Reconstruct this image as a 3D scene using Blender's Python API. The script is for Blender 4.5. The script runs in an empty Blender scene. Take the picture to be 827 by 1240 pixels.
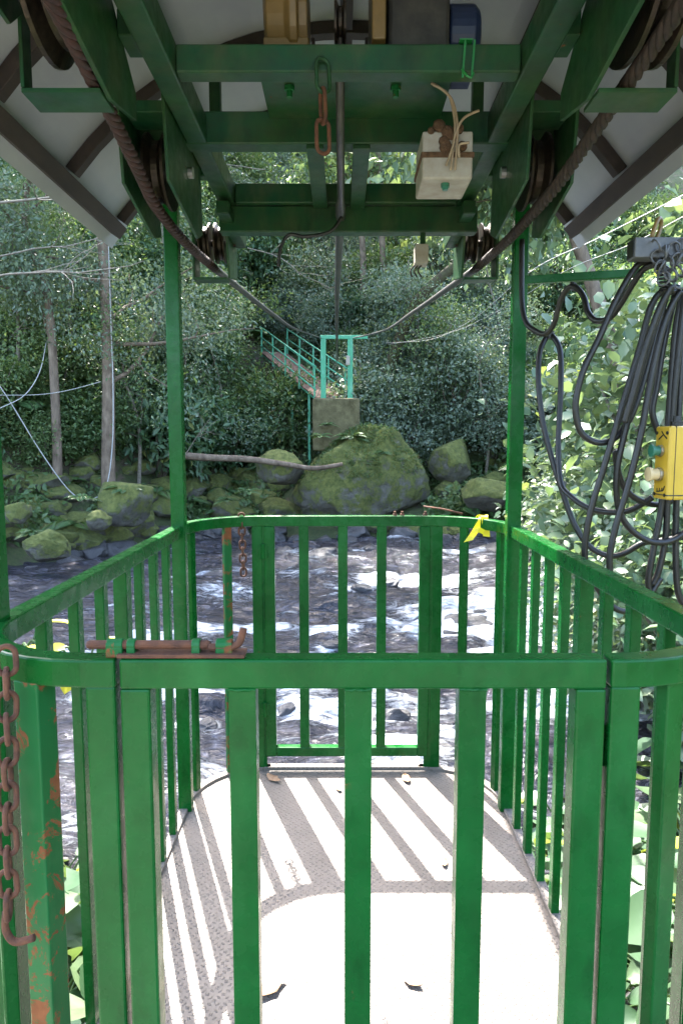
import bpy, math, random
import numpy as np
from mathutils import Vector, Matrix
random.seed(7); RNG = np.random.default_rng(11)
PI = math.pi
SC = bpy.context.scene
COL = SC.collection
# ------------------------------------------------------------------ camera, sky, sun, exposure
F_PX, CX, CY = 830.0, 413.5, 620.0
PITCH = math.atan((CY - 531.0) / F_PX)
cam_d = bpy.data.cameras.new('camera'); cam = bpy.data.objects.new('camera', cam_d); COL.objects.link(cam)
cam_d.sensor_fit = 'HORIZONTAL'; cam_d.sensor_width = 24.0; cam_d.lens = 24.0 * F_PX / 827.0
cam_d.clip_start = 0.05; cam_d.clip_end = 500
cam.location = (0, 0, 0); cam.rotation_euler = (PI / 2 - PITCH, 0, 0)
SC.camera = cam
SUN = Vector((-0.32, 0.88, 1.2)).normalized()
SUN_EL = math.asin(SUN.z); SUN_ROT = math.atan2(SUN.x, SUN.y)
world = bpy.data.worlds.new('World'); SC.world = world; world.use_nodes = True
wn = world.node_tree; wn.nodes.clear()
sky = wn.nodes.new('ShaderNodeTexSky'); sky.sky_type = 'NISHITA'; sky.sun_disc = False
sky.sun_elevation = SUN_EL; sky.sun_rotation = SUN_ROT; sky.air_density = 1.0; sky.dust_density = 3.0; sky.ozone_density = 1.0
bgn = wn.nodes.new('ShaderNodeBackground'); bgn.inputs[1].default_value = 0.15
wo = wn.nodes.new('ShaderNodeOutputWorld')
wn.links.new(sky.outputs[0], bgn.inputs[0]); wn.links.new(bgn.outputs[0], wo.inputs[0])
sun_d = bpy.data.lights.new('sun', 'SUN'); sun_d.energy = 3.0; sun_d.angle = math.radians(0.5); sun_d.color = (1, 0.95, 0.88)
sun = bpy.data.objects.new('sun', sun_d); COL.objects.link(sun)
sun.rotation_euler = SUN.to_track_quat('Z', 'Y').to_euler(); sun.location = SUN * 60
vs = SC.view_settings; vs.view_transform = 'Standard'; vs.look = 'None'; vs.exposure = 3.5; vs.gamma = 1.0
vs.use_curve_mapping = False

# ------------------------------------------------------------------ pixel helpers (directions only)
def ray(u, v):
    a = (u - CX) / F_PX; b = (CY - v) / F_PX
    return Vector((a, math.cos(PITCH) + b * math.sin(PITCH), -math.sin(PITCH) + b * math.cos(PITCH)))
def atD(u, v, d): r = ray(u, v); return r * (d / r.y)
def atX(u, v, x): r = ray(u, v); return r * (x / r.x)
def atZ(u, v, z): r = ray(u, v); return r * (z / r.z)

# ------------------------------------------------------------------ numpy noise
def _hash(ix, iy, seed):
    n = (ix.astype(np.int64) * 374761393 + iy.astype(np.int64) * 668265263 + seed * 974711) & 0x7fffffff
    n = ((n ^ (n >> 13)) * 1274126177) & 0x7fffffff
    return ((n ^ (n >> 16)) & 0xffff) / 65535.0
def vnoise(x, y, seed=0):
    x = np.asarray(x, float); y = np.asarray(y, float)
    ix = np.floor(x); iy = np.floor(y); fx = x - ix; fy = y - iy
    fx = fx * fx * (3 - 2 * fx); fy = fy * fy * (3 - 2 * fy)
    a = _hash(ix, iy, seed); b = _hash(ix + 1, iy, seed); c = _hash(ix, iy + 1, seed); d = _hash(ix + 1, iy + 1, seed)
    return (a + (b - a) * fx) * (1 - fy) + (c + (d - c) * fx) * fy
def fbm(x, y, seed=0, oct=4):
    s = 0; a = 0.5; t = 0
    for i in range(oct):
        s = s + a * vnoise(np.asarray(x) * 2 ** i, np.asarray(y) * 2 ** i, seed + i * 17); t += a; a *= 0.5
    return s / t
def sstep(a, b, x):
    t = np.clip((x - a) / (b - a), 0, 1); return t * t * (3 - 2 * t)

# ------------------------------------------------------------------ materials
MATS = {}
def newmat(name):
    m = bpy.data.materials.new(name); m.use_nodes = True; MATS[name] = m
    nt = m.node_tree; return m, nt, nt.nodes['Principled BSDF']
def nd(nt, t, **kw):
    n = nt.nodes.new(t)
    for k, v in kw.items():
        if isinstance(k, str) and hasattr(n, k): setattr(n, k, v)
    return n
def lk(nt, a, b): nt.links.new(a, b)
def texco(nt, scale=(1, 1, 1), world_space=False):
    mp = nd(nt, 'ShaderNodeMapping'); mp.inputs['Scale'].default_value = scale
    if world_space:
        g = nd(nt, 'ShaderNodeNewGeometry'); lk(nt, g.outputs['Position'], mp.inputs[0])
    else:
        t = nd(nt, 'ShaderNodeTexCoord'); lk(nt, t.outputs['Object'], mp.inputs[0])
    return mp.outputs[0]
def noise(nt, vec, scale, detail=4, rough=0.55, dist=0):
    n = nd(nt, 'ShaderNodeTexNoise'); lk(nt, vec, n.inputs['Vector'])
    n.inputs['Scale'].default_value = scale; n.inputs['Detail'].default_value = detail
    n.inputs['Roughness'].default_value = rough; n.inputs['Distortion'].default_value = dist
    return n.outputs['Fac']
def ramp(nt, fac, stops):
    r = nd(nt, 'ShaderNodeValToRGB'); lk(nt, fac, r.inputs[0]); el = r.color_ramp.elements
    while len(el) > 1: el.remove(el[-1])
    for i, (p, c) in enumerate(stops):
        e = el[0] if i == 0 else el.new(p)
        e.position = p; c = c if isinstance(c, tuple) else (c, c, c); e.color = (*c, 1)
    return r.outputs[0]
def mix(nt, fac, a, b):
    m = nd(nt, 'ShaderNodeMix'); m.data_type = 'RGBA'
    for s, v in ((m.inputs[0], fac), (m.inputs[6], a), (m.inputs[7], b)):
        if isinstance(v, (int, float)): s.default_value = v
        elif isinstance(v, tuple): s.default_value = (*v, 1)
        else: lk(nt, v, s)
    return m.outputs[2]
def math_(nt, op, a, b=None):
    m = nd(nt, 'ShaderNodeMath'); m.operation = op
    for s, v in ((m.inputs[0], a), (m.inputs[1], b)):
        if v is None: continue
        if isinstance(v, (int, float)): s.default_value = v
        else: lk(nt, v, s)
    return m.outputs[0]
def bump(nt, h, strength, dist=0.01):
    b = nd(nt, 'ShaderNodeBump'); lk(nt, h, b.inputs['Height']); b.inputs['Strength'].default_value = strength
    b.inputs['Distance'].default_value = dist; return b.outputs[0]

def paint(name, c1, c2, rust=0.72, rough=0.32, dirt=0.0, seedscale=1.0):
    m, nt, b = newmat(name); v = texco(nt, world_space=True)
    n1 = noise(nt, v, 6 * seedscale, 7, 0.65); col = mix(nt, ramp(nt, n1, [(0.3, 0.0), (0.68, 1.0)]), c1, c2)
    n4 = noise(nt, texco(nt, (30, 30, 4), True), 1.0, 3)
    col = mix(nt, math_(nt, 'MULTIPLY', n4, 0.35), col, tuple(x * 0.55 for x in c1))
    if dirt:
        n3 = noise(nt, v, 9, 7, 0.7); d = ramp(nt, n3, [(0.45, 0.0), (0.72, dirt)])
        col = mix(nt, d, col, (0.028, 0.026, 0.018))
    n2 = noise(nt, v, 13, 8, 0.72, 0.6); r = ramp(nt, n2, [(rust, 0.0), (rust + 0.03, 1.0)])
    fd = ramp(nt, noise(nt, texco(nt, (1, 1, .45), True), 7, 5, 0.6, 0.4), [(0.52, 0.0), (0.66, 0.28)])
    col = mix(nt, fd, col, (c2[0] * 3 + .006, c2[1] * 1.25, c2[2] * 1.9))
    gm = ramp(nt, noise(nt, texco(nt, (9, 9, 2.2), True), 2.0, 7, 0.7), [(0.56, 0.0), (0.74, 0.55)]); col = mix(nt, gm, col, tuple(x * .4 for x in c1))
    chip = ramp(nt, noise(nt, v, 38, 6, 0.7), [(0.71, 0.0), (0.73, 0.35)]); col = mix(nt, chip, col, tuple(min(1, x * 2.2 + .03) for x in c2))
    rc = mix(nt, noise(nt, v, 60, 4), (0.10, 0.028, 0.010), (0.23, 0.085, 0.03))
    col = mix(nt, r, col, rc); lk(nt, col, b.inputs['Base Color']); b.inputs['Specular IOR Level'].default_value = 0.19
    sp = noise(nt, v, 25, 3); r2 = ramp(nt, sp, [(0.3, rough - 0.05), (0.7, rough + 0.12)])
    lk(nt, mix(nt, r, r2, (0.85, 0.85, 0.85)), b.inputs['Roughness'])
    h = math_(nt, 'ADD', noise(nt, v, 16, 3), math_(nt, 'MULTIPLY', noise(nt, texco(nt, (28, 28, 5), True), 1.0, 2), 0.5))
    h = math_(nt, 'ADD', h, math_(nt, 'MULTIPLY', r, -0.6))
    lk(nt, bump(nt, h, 0.16, 0.004), b.inputs['Normal'])
    return m
paint('cage_green', (0.0014, 0.055, 0.0072), (0.0040, 0.096, 0.0150), 0.685, 0.24)
paint('frame_green', (0.006, 0.056, 0.024), (0.028, 0.074, 0.022), 0.68, 0.36, 0.6)
paint('rusty_green', (0.005, 0.10, 0.024), (0.010, 0.095, 0.022), 0.53, 0.42)
paint('mint_green', (0.07, 0.30, 0.17), (0.09, 0.36, 0.21), 0.72, 0.4)

def simple(name, c1, c2, rough=0.6, scale=12, bumps=0.2, bdist=0.004, metal=0.0, world_space=True, stretch=(1, 1, 1)):
    m, nt, b = newmat(name); v = texco(nt, stretch, world_space)
    n = noise(nt, v, scale, 6, 0.6); lk(nt, mix(nt, ramp(nt, n, [(0.3, 0.0), (0.7, 1.0)]), c1, c2), b.inputs['Base Color'])
    b.inputs['Roughness'].default_value = rough; b.inputs['Metallic'].default_value = metal
    if bumps: lk(nt, bump(nt, noise(nt, v, scale * 4, 5), bumps, bdist), b.inputs['Normal'])
    return m
simple('rust', (0.045, 0.016, 0.008), (0.14, 0.05, 0.02), 0.85, 40, 0.5)
simple('dark_rust', (0.010, 0.007, 0.005), (0.036, 0.018, 0.011), 0.75, 40, 0.5)
simple('red_rust', (0.013, 0.006, 0.0055), (0.050, 0.015, 0.013), 0.7, 40, 0.3)
simple('wet_cable', (0.02, 0.02, 0.02), (0.06, 0.055, 0.05), 0.38, 30, 0.2)
simple('greased_steel', (0.012, 0.010, 0.008), (0.07, 0.05, 0.034), 0.4, 25, 0.2, metal=0.7)
simple('bright_steel', (0.35, 0.33, 0.30), (0.6, 0.58, 0.55), 0.3, 25, 0.1, metal=0.9)
simple('roof_white', (0.29, 0.30, 0.325), (0.36, 0.365, 0.385), 0.65, 3, 0.05)
simple('brown_timber', (0.014, 0.009, 0.0065), (0.034, 0.021, 0.014), 0.7, 20, 0.3, stretch=(1, 0.3, 1))
simple('gold_paint', (0.13, 0.08, 0.022), (0.19, 0.115, 0.035), 0.4, 14, 0.15)
simple('black_gearbox', (0.012, 0.012, 0.011), (0.05, 0.045, 0.035), 0.6, 14, 0.3)
simple('blue_paint', (0.008, 0.018, 0.055), (0.013, 0.026, 0.075), 0.4, 12, 0.1)
simple('black_rubber', (0.0045, 0.004, 0.0034), (0.012, 0.0095, 0.0078), 0.42, 30, 0.2)
simple('grey_steel', (0.05, 0.05, 0.055), (0.11, 0.11, 0.11), 0.5, 20, 0.15)
simple('plastic_white', (0.27, 0.225, 0.175), (0.37, 0.34, 0.295), 0.55, 25, 0.1)
simple('mud', (0.07, 0.035, 0.018), (0.15, 0.08, 0.04), 0.95, 60, 0.8, 0.01)
simple('beige_wire', (0.26, 0.18, 0.11), (0.36, 0.27, 0.18), 0.6, 30, 0.1)
simple('yellow_plastic', (0.50, 0.30, 0.02), (0.56, 0.35, 0.03), 0.4, 10, 0.05)
simple('green_button', (0.02, 0.12, 0.07), (0.03, 0.15, 0.09), 0.35, 10, 0)
simple('cream_button', (0.55, 0.40, 0.20), (0.62, 0.47, 0.25), 0.45, 10, 0)
simple('black_ink', (0.02, 0.018, 0.012), (0.04, 0.035, 0.02), 0.6, 10, 0)
simple('yellow_tape', (0.80, 0.62, 0.01), (0.85, 0.70, 0.02), 0.4, 14, 0.1)
simple('green_tape', (0.008, 0.13, 0.025), (0.012, 0.17, 0.035), 0.4, 14, 0.1)
simple('white_rope', (0.28, 0.27, 0.25), (0.42, 0.41, 0.39), 0.7, 30, 0.2)
simple('concrete', (0.16, 0.14, 0.11), (0.32, 0.30, 0.26), 0.9, 5, 0.5, 0.02)
simple('mossy_concrete', (0.055, 0.045, 0.016), (0.15, 0.13, 0.065), 0.95, 5, 0.6, 0.03)
simple('deck_wood', (0.09, 0.05, 0.035), (0.22, 0.13, 0.09), 0.9, 8, 0.5, 0.02)
simple('bark', (0.08, 0.055, 0.038), (0.21, 0.155, 0.11), 0.92, 9, 0.8, 0.02, stretch=(1, 1, 0.35))
simple('pale_bark', (0.075, 0.05, 0.033), (0.23, 0.17, 0.12), 0.92, 7, 0.8, 0.02, stretch=(1, 1, 0.5))
simple('mossy_bark', (0.035, 0.022, 0.011), (0.05, 0.052, 0.016), 0.95, 4, 0.8, 0.03)
simple('twig', (0.09, 0.075, 0.055), (0.22, 0.19, 0.15), 0.9, 20, 0.3)
simple('dry_leaf', (0.22, 0.12, 0.06), (0.42, 0.27, 0.16), 0.8, 30, 0.3)
simple('cobweb', (0.25, 0.23, 0.2), (0.4, 0.37, 0.33), 0.9, 30, 0.2)

# painted tread plate
m, nt, b = newmat('tread_plate'); v = texco(nt, world_space=True)
def lugs(ang, off):
    mp = nd(nt, 'ShaderNodeMapping'); mp.inputs['Rotation'].default_value = (0, 0, ang)
    mp.inputs['Location'].default_value = (off, 0, 0); lk(nt, v, mp.inputs[0])
    sx = nd(nt, 'ShaderNodeSeparateXYZ'); lk(nt, mp.outputs[0], sx.inputs[0])
    def tri(sock, per):
        return math_(nt, 'PINGPONG', math_(nt, 'MULTIPLY', sock, 1.0 / per), 1.0)
    def tri2(sock, per): return math_(nt, 'MULTIPLY', math_(nt, 'ABSOLUTE', math_(nt, 'SUBTRACT', tri(sock, per), 0.5)), 2)
    a = math_(nt, 'POWER', tri2(sx.outputs[0], 0.032), 2); c = math_(nt, 'POWER', tri2(sx.outputs[1], 0.016), 2)
    return math_(nt, 'MULTIPLY', a, c)
h1 = lugs(PI / 4, 0.0); h2 = lugs(-PI / 4, 0.016)
lug = math_(nt, 'MAXIMUM', h1, h2)
lug = ramp(nt, lug, [(0.25, 0.0), (0.5, 1.0)])
n1 = noise(nt, v, 2.2, 6, 0.65); n2 = noise(nt, v, 18, 6, 0.7)
n5 = noise(nt, v, 0.9, 6, 0.7); col = mix(nt, ramp(nt, n1, [(0.35, 0.0), (0.65, 1.0)]), (0.128, 0.106, 0.088), (0.174, 0.147, 0.125))
col = mix(nt, ramp(nt, n5, [(0.5, 0.0), (0.68, 0.45)]), col, (0.085, 0.071, 0.062))
wear = math_(nt, 'MULTIPLY', lug, ramp(nt, n2, [(0.5, 0.0), (0.66, 0.7)]))
col = mix(nt, wear, col, (0.105, 0.088, 0.075))
col = mix(nt, ramp(nt, n2, [(0.60, 0.0), (0.75, 0.55)]), col, (0.17, 0.135, 0.11))
gs = noise(nt, texco(nt, world_space=True), 26, 3); col = mix(nt, ramp(nt, gs, [(0.74, 0.0), (0.77, 0.6)]), col, (0.10, 0.33, 0.2))
lk(nt, col, b.inputs['Base Color']); b.inputs['Roughness'].default_value = 0.55
lk(nt, bump(nt, lug, 0.8, 0.005), b.inputs['Normal'])

def rockmat(name, rock1, rock2, moss1, moss2, mossy, rough=0.85):
    m, nt, b = newmat(name); v = texco(nt, world_space=True)
    col = mix(nt, ramp(nt, noise(nt, v, 3.5, 8, 0.65), [(0.3, 0.0), (0.7, 1.0)]), rock1, rock2)
    lich = ramp(nt, noise(nt, v, 5.5, 5, 0.7, 0.5), [(0.72, 0.0), (0.75, 1.0)])
    col = mix(nt, lich, col, (0.36, 0.36, 0.33))
    g = nd(nt, 'ShaderNodeNewGeometry'); sx = nd(nt, 'ShaderNodeSeparateXYZ'); lk(nt, g.outputs['Normal'], sx.inputs[0])
    up = math_(nt, 'ADD', math_(nt, 'MULTIPLY', sx.outputs[2], 0.22), math_(nt, 'ADD', noise(nt, v, 2.6, 7, 0.7), mossy))
    mk = ramp(nt, up, [(0.55, 0.0), (0.68, 1.0)])
    mc = mix(nt, ramp(nt, noise(nt, v, 8, 6, 0.7), [(0.35, 0.0), (0.65, 1.0)]), moss1, moss2)
    lk(nt, mix(nt, mk, col, mc), b.inputs['Base Color'])
    lk(nt, mix(nt, mk, (rough, rough, rough), (0.95, 0.95, 0.95)), b.inputs['Roughness'])
    h = math_(nt, 'ADD', noise(nt, v, 9, 8, 0.7), math_(nt, 'MULTIPLY', mk, noise(nt, v, 70, 3)))
    lk(nt, bump(nt, h, 0.9, 0.06), b.inputs['Normal']); return m
rockmat('mossy_rock', (0.06, 0.055, 0.042), (0.19, 0.18, 0.15), (0.075, 0.098, 0.022), (0.19, 0.20, 0.05), 0.17)
rockmat('wet_rock', (0.022, 0.022, 0.024), (0.085, 0.08, 0.08), (0.03, 0.045, 0.012), (0.07, 0.075, 0.02), -0.26, 0.28)
rockmat('forest_soil', (0.045, 0.033, 0.022), (0.11, 0.08, 0.052), (0.04, 0.06, 0.018), (0.09, 0.11, 0.035), 0.0)

def leafmat(name, stops, trans=0.35, rough=0.42, spec=0.5):
    m, nt, b = newmat(name)
    at = nd(nt, 'ShaderNodeAttribute'); at.attribute_name = 'tint'
    oi = nd(nt, 'ShaderNodeObjectInfo')
    f = math_(nt, 'ADD', at.outputs['Fac'], math_(nt, 'MULTIPLY', math_(nt, 'SUBTRACT', oi.outputs['Random'], 0.5), 0.35))
    col = ramp(nt, f, stops); lk(nt, col, b.inputs['Base Color'])
    b.inputs['Roughness'].default_value = rough; b.inputs['Specular IOR Level'].default_value = spec
    tr = nd(nt, 'ShaderNodeBsdfTranslucent')
    lk(nt, mix(nt, 0.45, col, (0.20, 0.28, 0.03)), tr.inputs[0])
    mx = nd(nt, 'ShaderNodeMixShader'); mx.inputs[0].default_value = trans
    lk(nt, b.outputs[0], mx.inputs[1]); lk(nt, tr.outputs[0], mx.inputs[2])
    lk(nt, mx.outputs[0], nt.nodes['Material Output'].inputs[0]); return m
leafmat('leaf_dark', [(0.0, (0.045, 0.100, 0.045)), (0.55, (0.080, 0.160, 0.080)), (0.9, (0.125, 0.205, 0.11)), (1.0, (0.19, 0.21, 0.06))], 0.4, 0.42)
leafmat('leaf_pale', [(0.0, (0.090, 0.135, 0.085)), (0.55, (0.145, 0.200, 0.14)), (0.9, (0.20, 0.25, 0.18)), (1.0, (0.26, 0.26, 0.10))], 0.38, 0.4)
leafmat('leaf_mid', [(0.0, (0.058, 0.110, 0.040)), (0.55, (0.105, 0.175, 0.065)), (0.9, (0.16, 0.215, 0.08)), (1.0, (0.23, 0.21, 0.06))], 0.4, 0.42)
leafmat('leaf_fern', [(0.0, (0.055, 0.12, 0.045)), (0.6, (0.10, 0.19, 0.07)), (1.0, (0.15, 0.22, 0.06))], 0.4)
leafmat('leaf_big', [(0.0, (0.035, 0.085, 0.04)), (0.6, (0.065, 0.12, 0.062)), (0.92, (0.10, 0.15, 0.07)), (1.0, (0.28, 0.30, 0.04))], 0.3)
leafmat('leaf_lime', [(0.0, (0.07, 0.13, 0.075)), (0.5, (0.12, 0.18, 0.10)), (0.85, (0.17, 0.23, 0.11)), (1.0, (0.27, 0.28, 0.05))], 0.32, 0.36)
leafmat('leaf_yellow', [(0.0, (0.35, 0.33, 0.02)), (1.0, (0.6, 0.5, 0.03))], 0.4)

# water
m, nt, b = newmat('water'); v = texco(nt, (0.5, 1, 1), True); vf = texco(nt, (0.28, 1, .6), True)
at = nd(nt, 'ShaderNodeAttribute'); at.attribute_name = 'foam'
fn = noise(nt, vf, 11, 10, 0.78, 1.4)
fo = math_(nt, 'ADD', at.outputs['Fac'], math_(nt, 'MULTIPLY', math_(nt, 'SUBTRACT', fn, 0.5), 2.6))
fm = ramp(nt, fo, [(0.52, 0.0), (0.62, 0.35), (0.88, 1.0)])
bc = mix(nt, noise(nt, v, 0.9, 5), (0.009, 0.010, 0.015), (0.030, 0.028, 0.032))
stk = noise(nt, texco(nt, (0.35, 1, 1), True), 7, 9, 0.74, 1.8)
bc = mix(nt, ramp(nt, stk, [(0.50, 0.0), (0.60, 0.35), (0.70, 0.8)]), bc, (0.12, 0.125, 0.16))  # lavender streaks painted in for sky reflected on the ripples
lk(nt, mix(nt, fm, bc, (0.50, 0.52, 0.55)), b.inputs['Base Color'])
lk(nt, mix(nt, fm, (0.07, 0.07, 0.07), (0.6, 0.6, 0.6)), b.inputs['Roughness'])
b.inputs['IOR'].default_value = 1.333
hh = math_(nt, 'ADD', noise(nt, v, 5, 6, 0.6, 1.0), math_(nt, 'MULTIPLY', fm, 0.3))
lk(nt, bump(nt, hh, 1.0, 0.11), b.inputs['Normal'])

# ------------------------------------------------------------------ object helpers
WORG = {}
def link(o, parent=None, org=None):
    COL.objects.link(o); org = Vector(org if org is not None else (0, 0, 0))
    if parent is not None:
        o.parent = parent; o.location = org - WORG[parent.name]
    else: o.location = org
    WORG[o.name] = org; return o
def tag(o, label=None, cat=None, group=None, kind=None):
    if label: o['label'] = label
    if cat: o['category'] = cat
    if group: o['group'] = group
    if kind: o['kind'] = kind
    return o
def empty(name, loc, label=None, cat=None, group=None, parent=None):
    o = bpy.data.objects.new(name, None); o.empty_display_size = 0.1
    link(o, parent, loc); return tag(o, label, cat, group)
class MB:
    def __init__(s): s.v = []; s.f = []
    def add(s, vs_, fs):
        k = len(s.v); s.v += [Vector(p) for p in vs_]; s.f += [[i + k for i in f] for f in fs]; return s
    def box(s, c, d, rot=None):
        c = Vector(c); pts = []
        for x in (-.5, .5):
            for y in (-.5, .5):
                for z in (-.5, .5):
                    p = Vector((x * d[0], y * d[1], z * d[2]))
                    if rot is not None: p = rot @ p
                    pts.append(c + p)
        return s.add(pts, [(0, 1, 3, 2), (4, 6, 7, 5), (0, 4, 5, 1), (2, 3, 7, 6), (0, 2, 6, 4), (1, 5, 7, 3)])
    def span(s, a, b): # box from corners
        a = Vector(a); b = Vector(b); return s.box((a + b) / 2, [abs(b[i] - a[i]) for i in range(3)])
    def bar(s, p0, p1, w, h, up=(0, 0, 1)):
        p0 = Vector(p0); p1 = Vector(p1); d = (p1 - p0); L = d.length; d.normalize()
        sd = d.cross(Vector(up));
        if sd.length < 1e-4: sd = d.cross(Vector((0, 1, 0)))
        sd.normalize(); u = sd.cross(d)
        return s.box((p0 + p1) / 2, (w, L, h), Matrix((sd, d, u)).transposed())
    def tube(s, pts, r, n=8, cap=True):
        pts = [Vector(p) for p in pts]; N = len(pts); rs = r if isinstance(r, (list, tuple)) else [r] * N
        ref = None; rings = []
        for i, p in enumerate(pts):
            t = (pts[min(i + 1, N - 1)] - pts[max(i - 1, 0)]).normalized()
            if ref is None:
                ref = t.cross(Vector((0, 0, 1)));
                if ref.length < 1e-3: ref = t.cross(Vector((1, 0, 0)))
            ref = (ref - t * ref.dot(t)).normalized(); o = t.cross(ref)
            rings.append([p + (ref * math.cos(2 * PI * k / n) + o * math.sin(2 * PI * k / n)) * rs[i] for k in range(n)])
        vs_ = [q for rg in rings for q in rg]; fs = []
        for i in range(N - 1):
            for k in range(n): fs.append((i * n + k, i * n + (k + 1) % n, (i + 1) * n + (k + 1) % n, (i + 1) * n + k))
        if cap: fs += [tuple(range(n))[::-1], tuple((N - 1) * n + k for k in range(n))]
        return s.add(vs_, fs)
    def lathe(s, c, axis, prof, n=28):
        c = Vector(c); ax = Vector(axis).normalized(); a = ax.orthogonal().normalized(); b_ = ax.cross(a)
        vs_ = [c + ax * t + (a * math.cos(2 * PI * k / n) + b_ * math.sin(2 * PI * k / n)) * r for t, r in prof for k in range(n)]
        fs = []
        for i in range(len(prof) - 1):
            for k in range(n): fs.append((i * n + k, i * n + (k + 1) % n, (i + 1) * n + (k + 1) % n, (i + 1) * n + k))
        fs += [tuple(range(n))[::-1], tuple((len(prof) - 1) * n + k for k in range(n))]
        return s.add(vs_, fs)
    def prism(s, poly, off): # extrude polygon by offset
        poly = [Vector(p) for p in poly]; n = len(poly); off = Vector(off)
        fs = [tuple(range(n))[::-1], tuple(range(n, 2 * n))] + [(i, (i + 1) % n, n + (i + 1) % n, n + i) for i in range(n)]
        return s.add(poly + [p + off for p in poly], fs)
    def sweep(s, path, w, h, closed=False):
        """rectangular section along a plan path; path z = top face"""
        path = [Vector(p) for p in path]; N = len(path); vs_ = []
        for i, p in enumerate(path):
            t = (path[min(i + 1, N - 1)] - path[max(i - 1, 0)]); t.z = 0; t.normalize(); nn = Vector((-t.y, t.x, 0))
            for a, b_ in ((-.5, 0), (.5, 0), (.5, -1), (-.5, -1)): vs_.append(p + nn * (a * w) + Vector((0, 0, b_ * h)))
        fs = []
        for i in range(N - 1):
            for k in range(4): fs.append((i * 4 + k, i * 4 + (k + 1) % 4, (i + 1) * 4 + (k + 1) % 4, (i + 1) * 4 + k))
        fs += [(3, 2, 1, 0), tuple((N - 1) * 4 + k for k in range(4))]
        return s.add(vs_, fs)
    def build(s, name, mat, parent=None, org=None, bevel=0, smooth=False, label=None, cat=None, group=None, kind=None):
        if org is None:
            lo = [min(p[i] for p in s.v) for i in range(3)]; hi = [max(p[i] for p in s.v) for i in range(3)]
            org = Vector(((lo[0] + hi[0]) / 2, (lo[1] + hi[1]) / 2, (lo[2] + hi[2]) / 2 if parent else lo[2]))
        org = Vector(org); me = bpy.data.meshes.new(name)
        me.from_pydata([tuple(p - org) for p in s.v], [], s.f)
        import bmesh as _b
        bm = _b.new(); bm.from_mesh(me); _b.ops.recalc_face_normals(bm, faces=bm.faces); bm.to_mesh(me); bm.free()
        if smooth:
            me.polygons.foreach_set('use_smooth', [True] * len(me.polygons))
        me.materials.append(MATS[mat]); o = bpy.data.objects.new(name, me); link(o, parent, org)
        if bevel:
            md = o.modifiers.new('edge', 'BEVEL'); md.width = bevel; md.segments = 2; md.limit_method = 'ANGLE'; md.harden_normals = False
        return tag(o, label, cat, group, kind)
def share(src, parent, org, rot=None, scale=None):
    o = src.copy(); link(o, parent, org)
    if rot is not None: o.rotation_euler = rot
    if scale is not None: o.scale = scale
    return o
def smooth_curve(pts, n=8):
    pts = [Vector(p) for p in pts]; out = []
    for i in range(len(pts) - 1):
        p0 = pts[max(i - 1, 0)]; p1 = pts[i]; p2 = pts[i + 1]; p3 = pts[min(i + 2, len(pts) - 1)]
        for k in range(n):
            t = k / n
            out.append(0.5 * ((2 * p1) + (p2 - p0) * t + (2 * p0 - 5 * p1 + 4 * p2 - p3) * t * t + (3 * p1 - p0 - 3 * p2 + p3) * t ** 3))
    out.append(pts[-1]); return out
def fastmesh(name, V, faces_n, loops, mat, tint=None, attr='tint', smooth=False):
    """V (n,3); faces_n (m,) loop totals; loops flat indices"""
    me = bpy.data.meshes.new(name)
    me.vertices.add(len(V)); me.vertices.foreach_set('co', np.ascontiguousarray(V, dtype=np.float32).ravel())
    me.loops.add(len(loops)); me.loops.foreach_set('vertex_index', np.ascontiguousarray(loops, dtype=np.int32))
    me.polygons.add(len(faces_n)); st = np.concatenate(([0], np.cumsum(faces_n)[:-1])).astype(np.int32)
    me.polygons.foreach_set('loop_start', st); me.polygons.foreach_set('loop_total', np.asarray(faces_n, dtype=np.int32))
    if smooth: me.polygons.foreach_set('use_smooth', np.ones(len(faces_n), dtype=bool))
    me.update(calc_edges=True)
    if tint is not None:
        a = me.attributes.new(attr, 'FLOAT', 'POINT'); a.data.foreach_set('value', np.ascontiguousarray(tint, dtype=np.float32))
    me.materials.append(MATS[mat]); return me
# leaf templates: (x along, y across, z lift)
KITE = (np.array([(0, 0, 0), (.42, .5, .10), (1, 0, -.10), (.42, -.5, .10)]), [(0, 3, 2), (0, 2, 1)])
OVAL = (np.array([(0, 0, 0), (1, 0, -.16), (.35, 0, 0), (.7, 0, -.04), (.25, .42, .08), (.65, .40, .04), (.25, -.42, .08), (.65, -.40, .04)]),
        [(0, 6, 2), (0, 2, 4), (6, 7, 3, 2), (2, 3, 5, 4), (7, 1, 3), (3, 1, 5)])
def leaves(P, A, Nn, L, W, tpl, tint):
    T, F = tpl; n = len(P); k = len(T)
    A = A / (np.linalg.norm(A, axis=1, keepdims=True) + 1e-9)
    S = np.cross(Nn, A); S /= (np.linalg.norm(S, axis=1, keepdims=True) + 1e-9); U = np.cross(A, S)
    V = (P[:, None, :] + A[:, None, :] * (T[None, :, 0:1] * L[:, None, None]) + S[:, None, :] * (T[None, :, 1:2] * W[:, None, None])
         + U[:, None, :] * (T[None, :, 2:3] * L[:, None, None])).reshape(-1, 3)
    base = np.concatenate([np.array(f) for f in F]); tot = np.array([len(f) for f in F])
    loops = (base[None, :] + (np.arange(n) * k)[:, None]).ravel(); fn = np.tile(tot, n)
    return V, fn, loops, np.repeat(tint, k)
def leafmesh(name, sets, mat):
    Vs, Fn, Lo, Ti = [], [], [], []; k = 0
    for V, fn, lo, ti in sets:
        Vs.append(V); Fn.append(fn); Lo.append(lo + k); Ti.append(ti); k += len(V)
    return fastmesh(name, np.concatenate(Vs), np.concatenate(Fn), np.concatenate(Lo), mat, np.concatenate(Ti))
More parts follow.
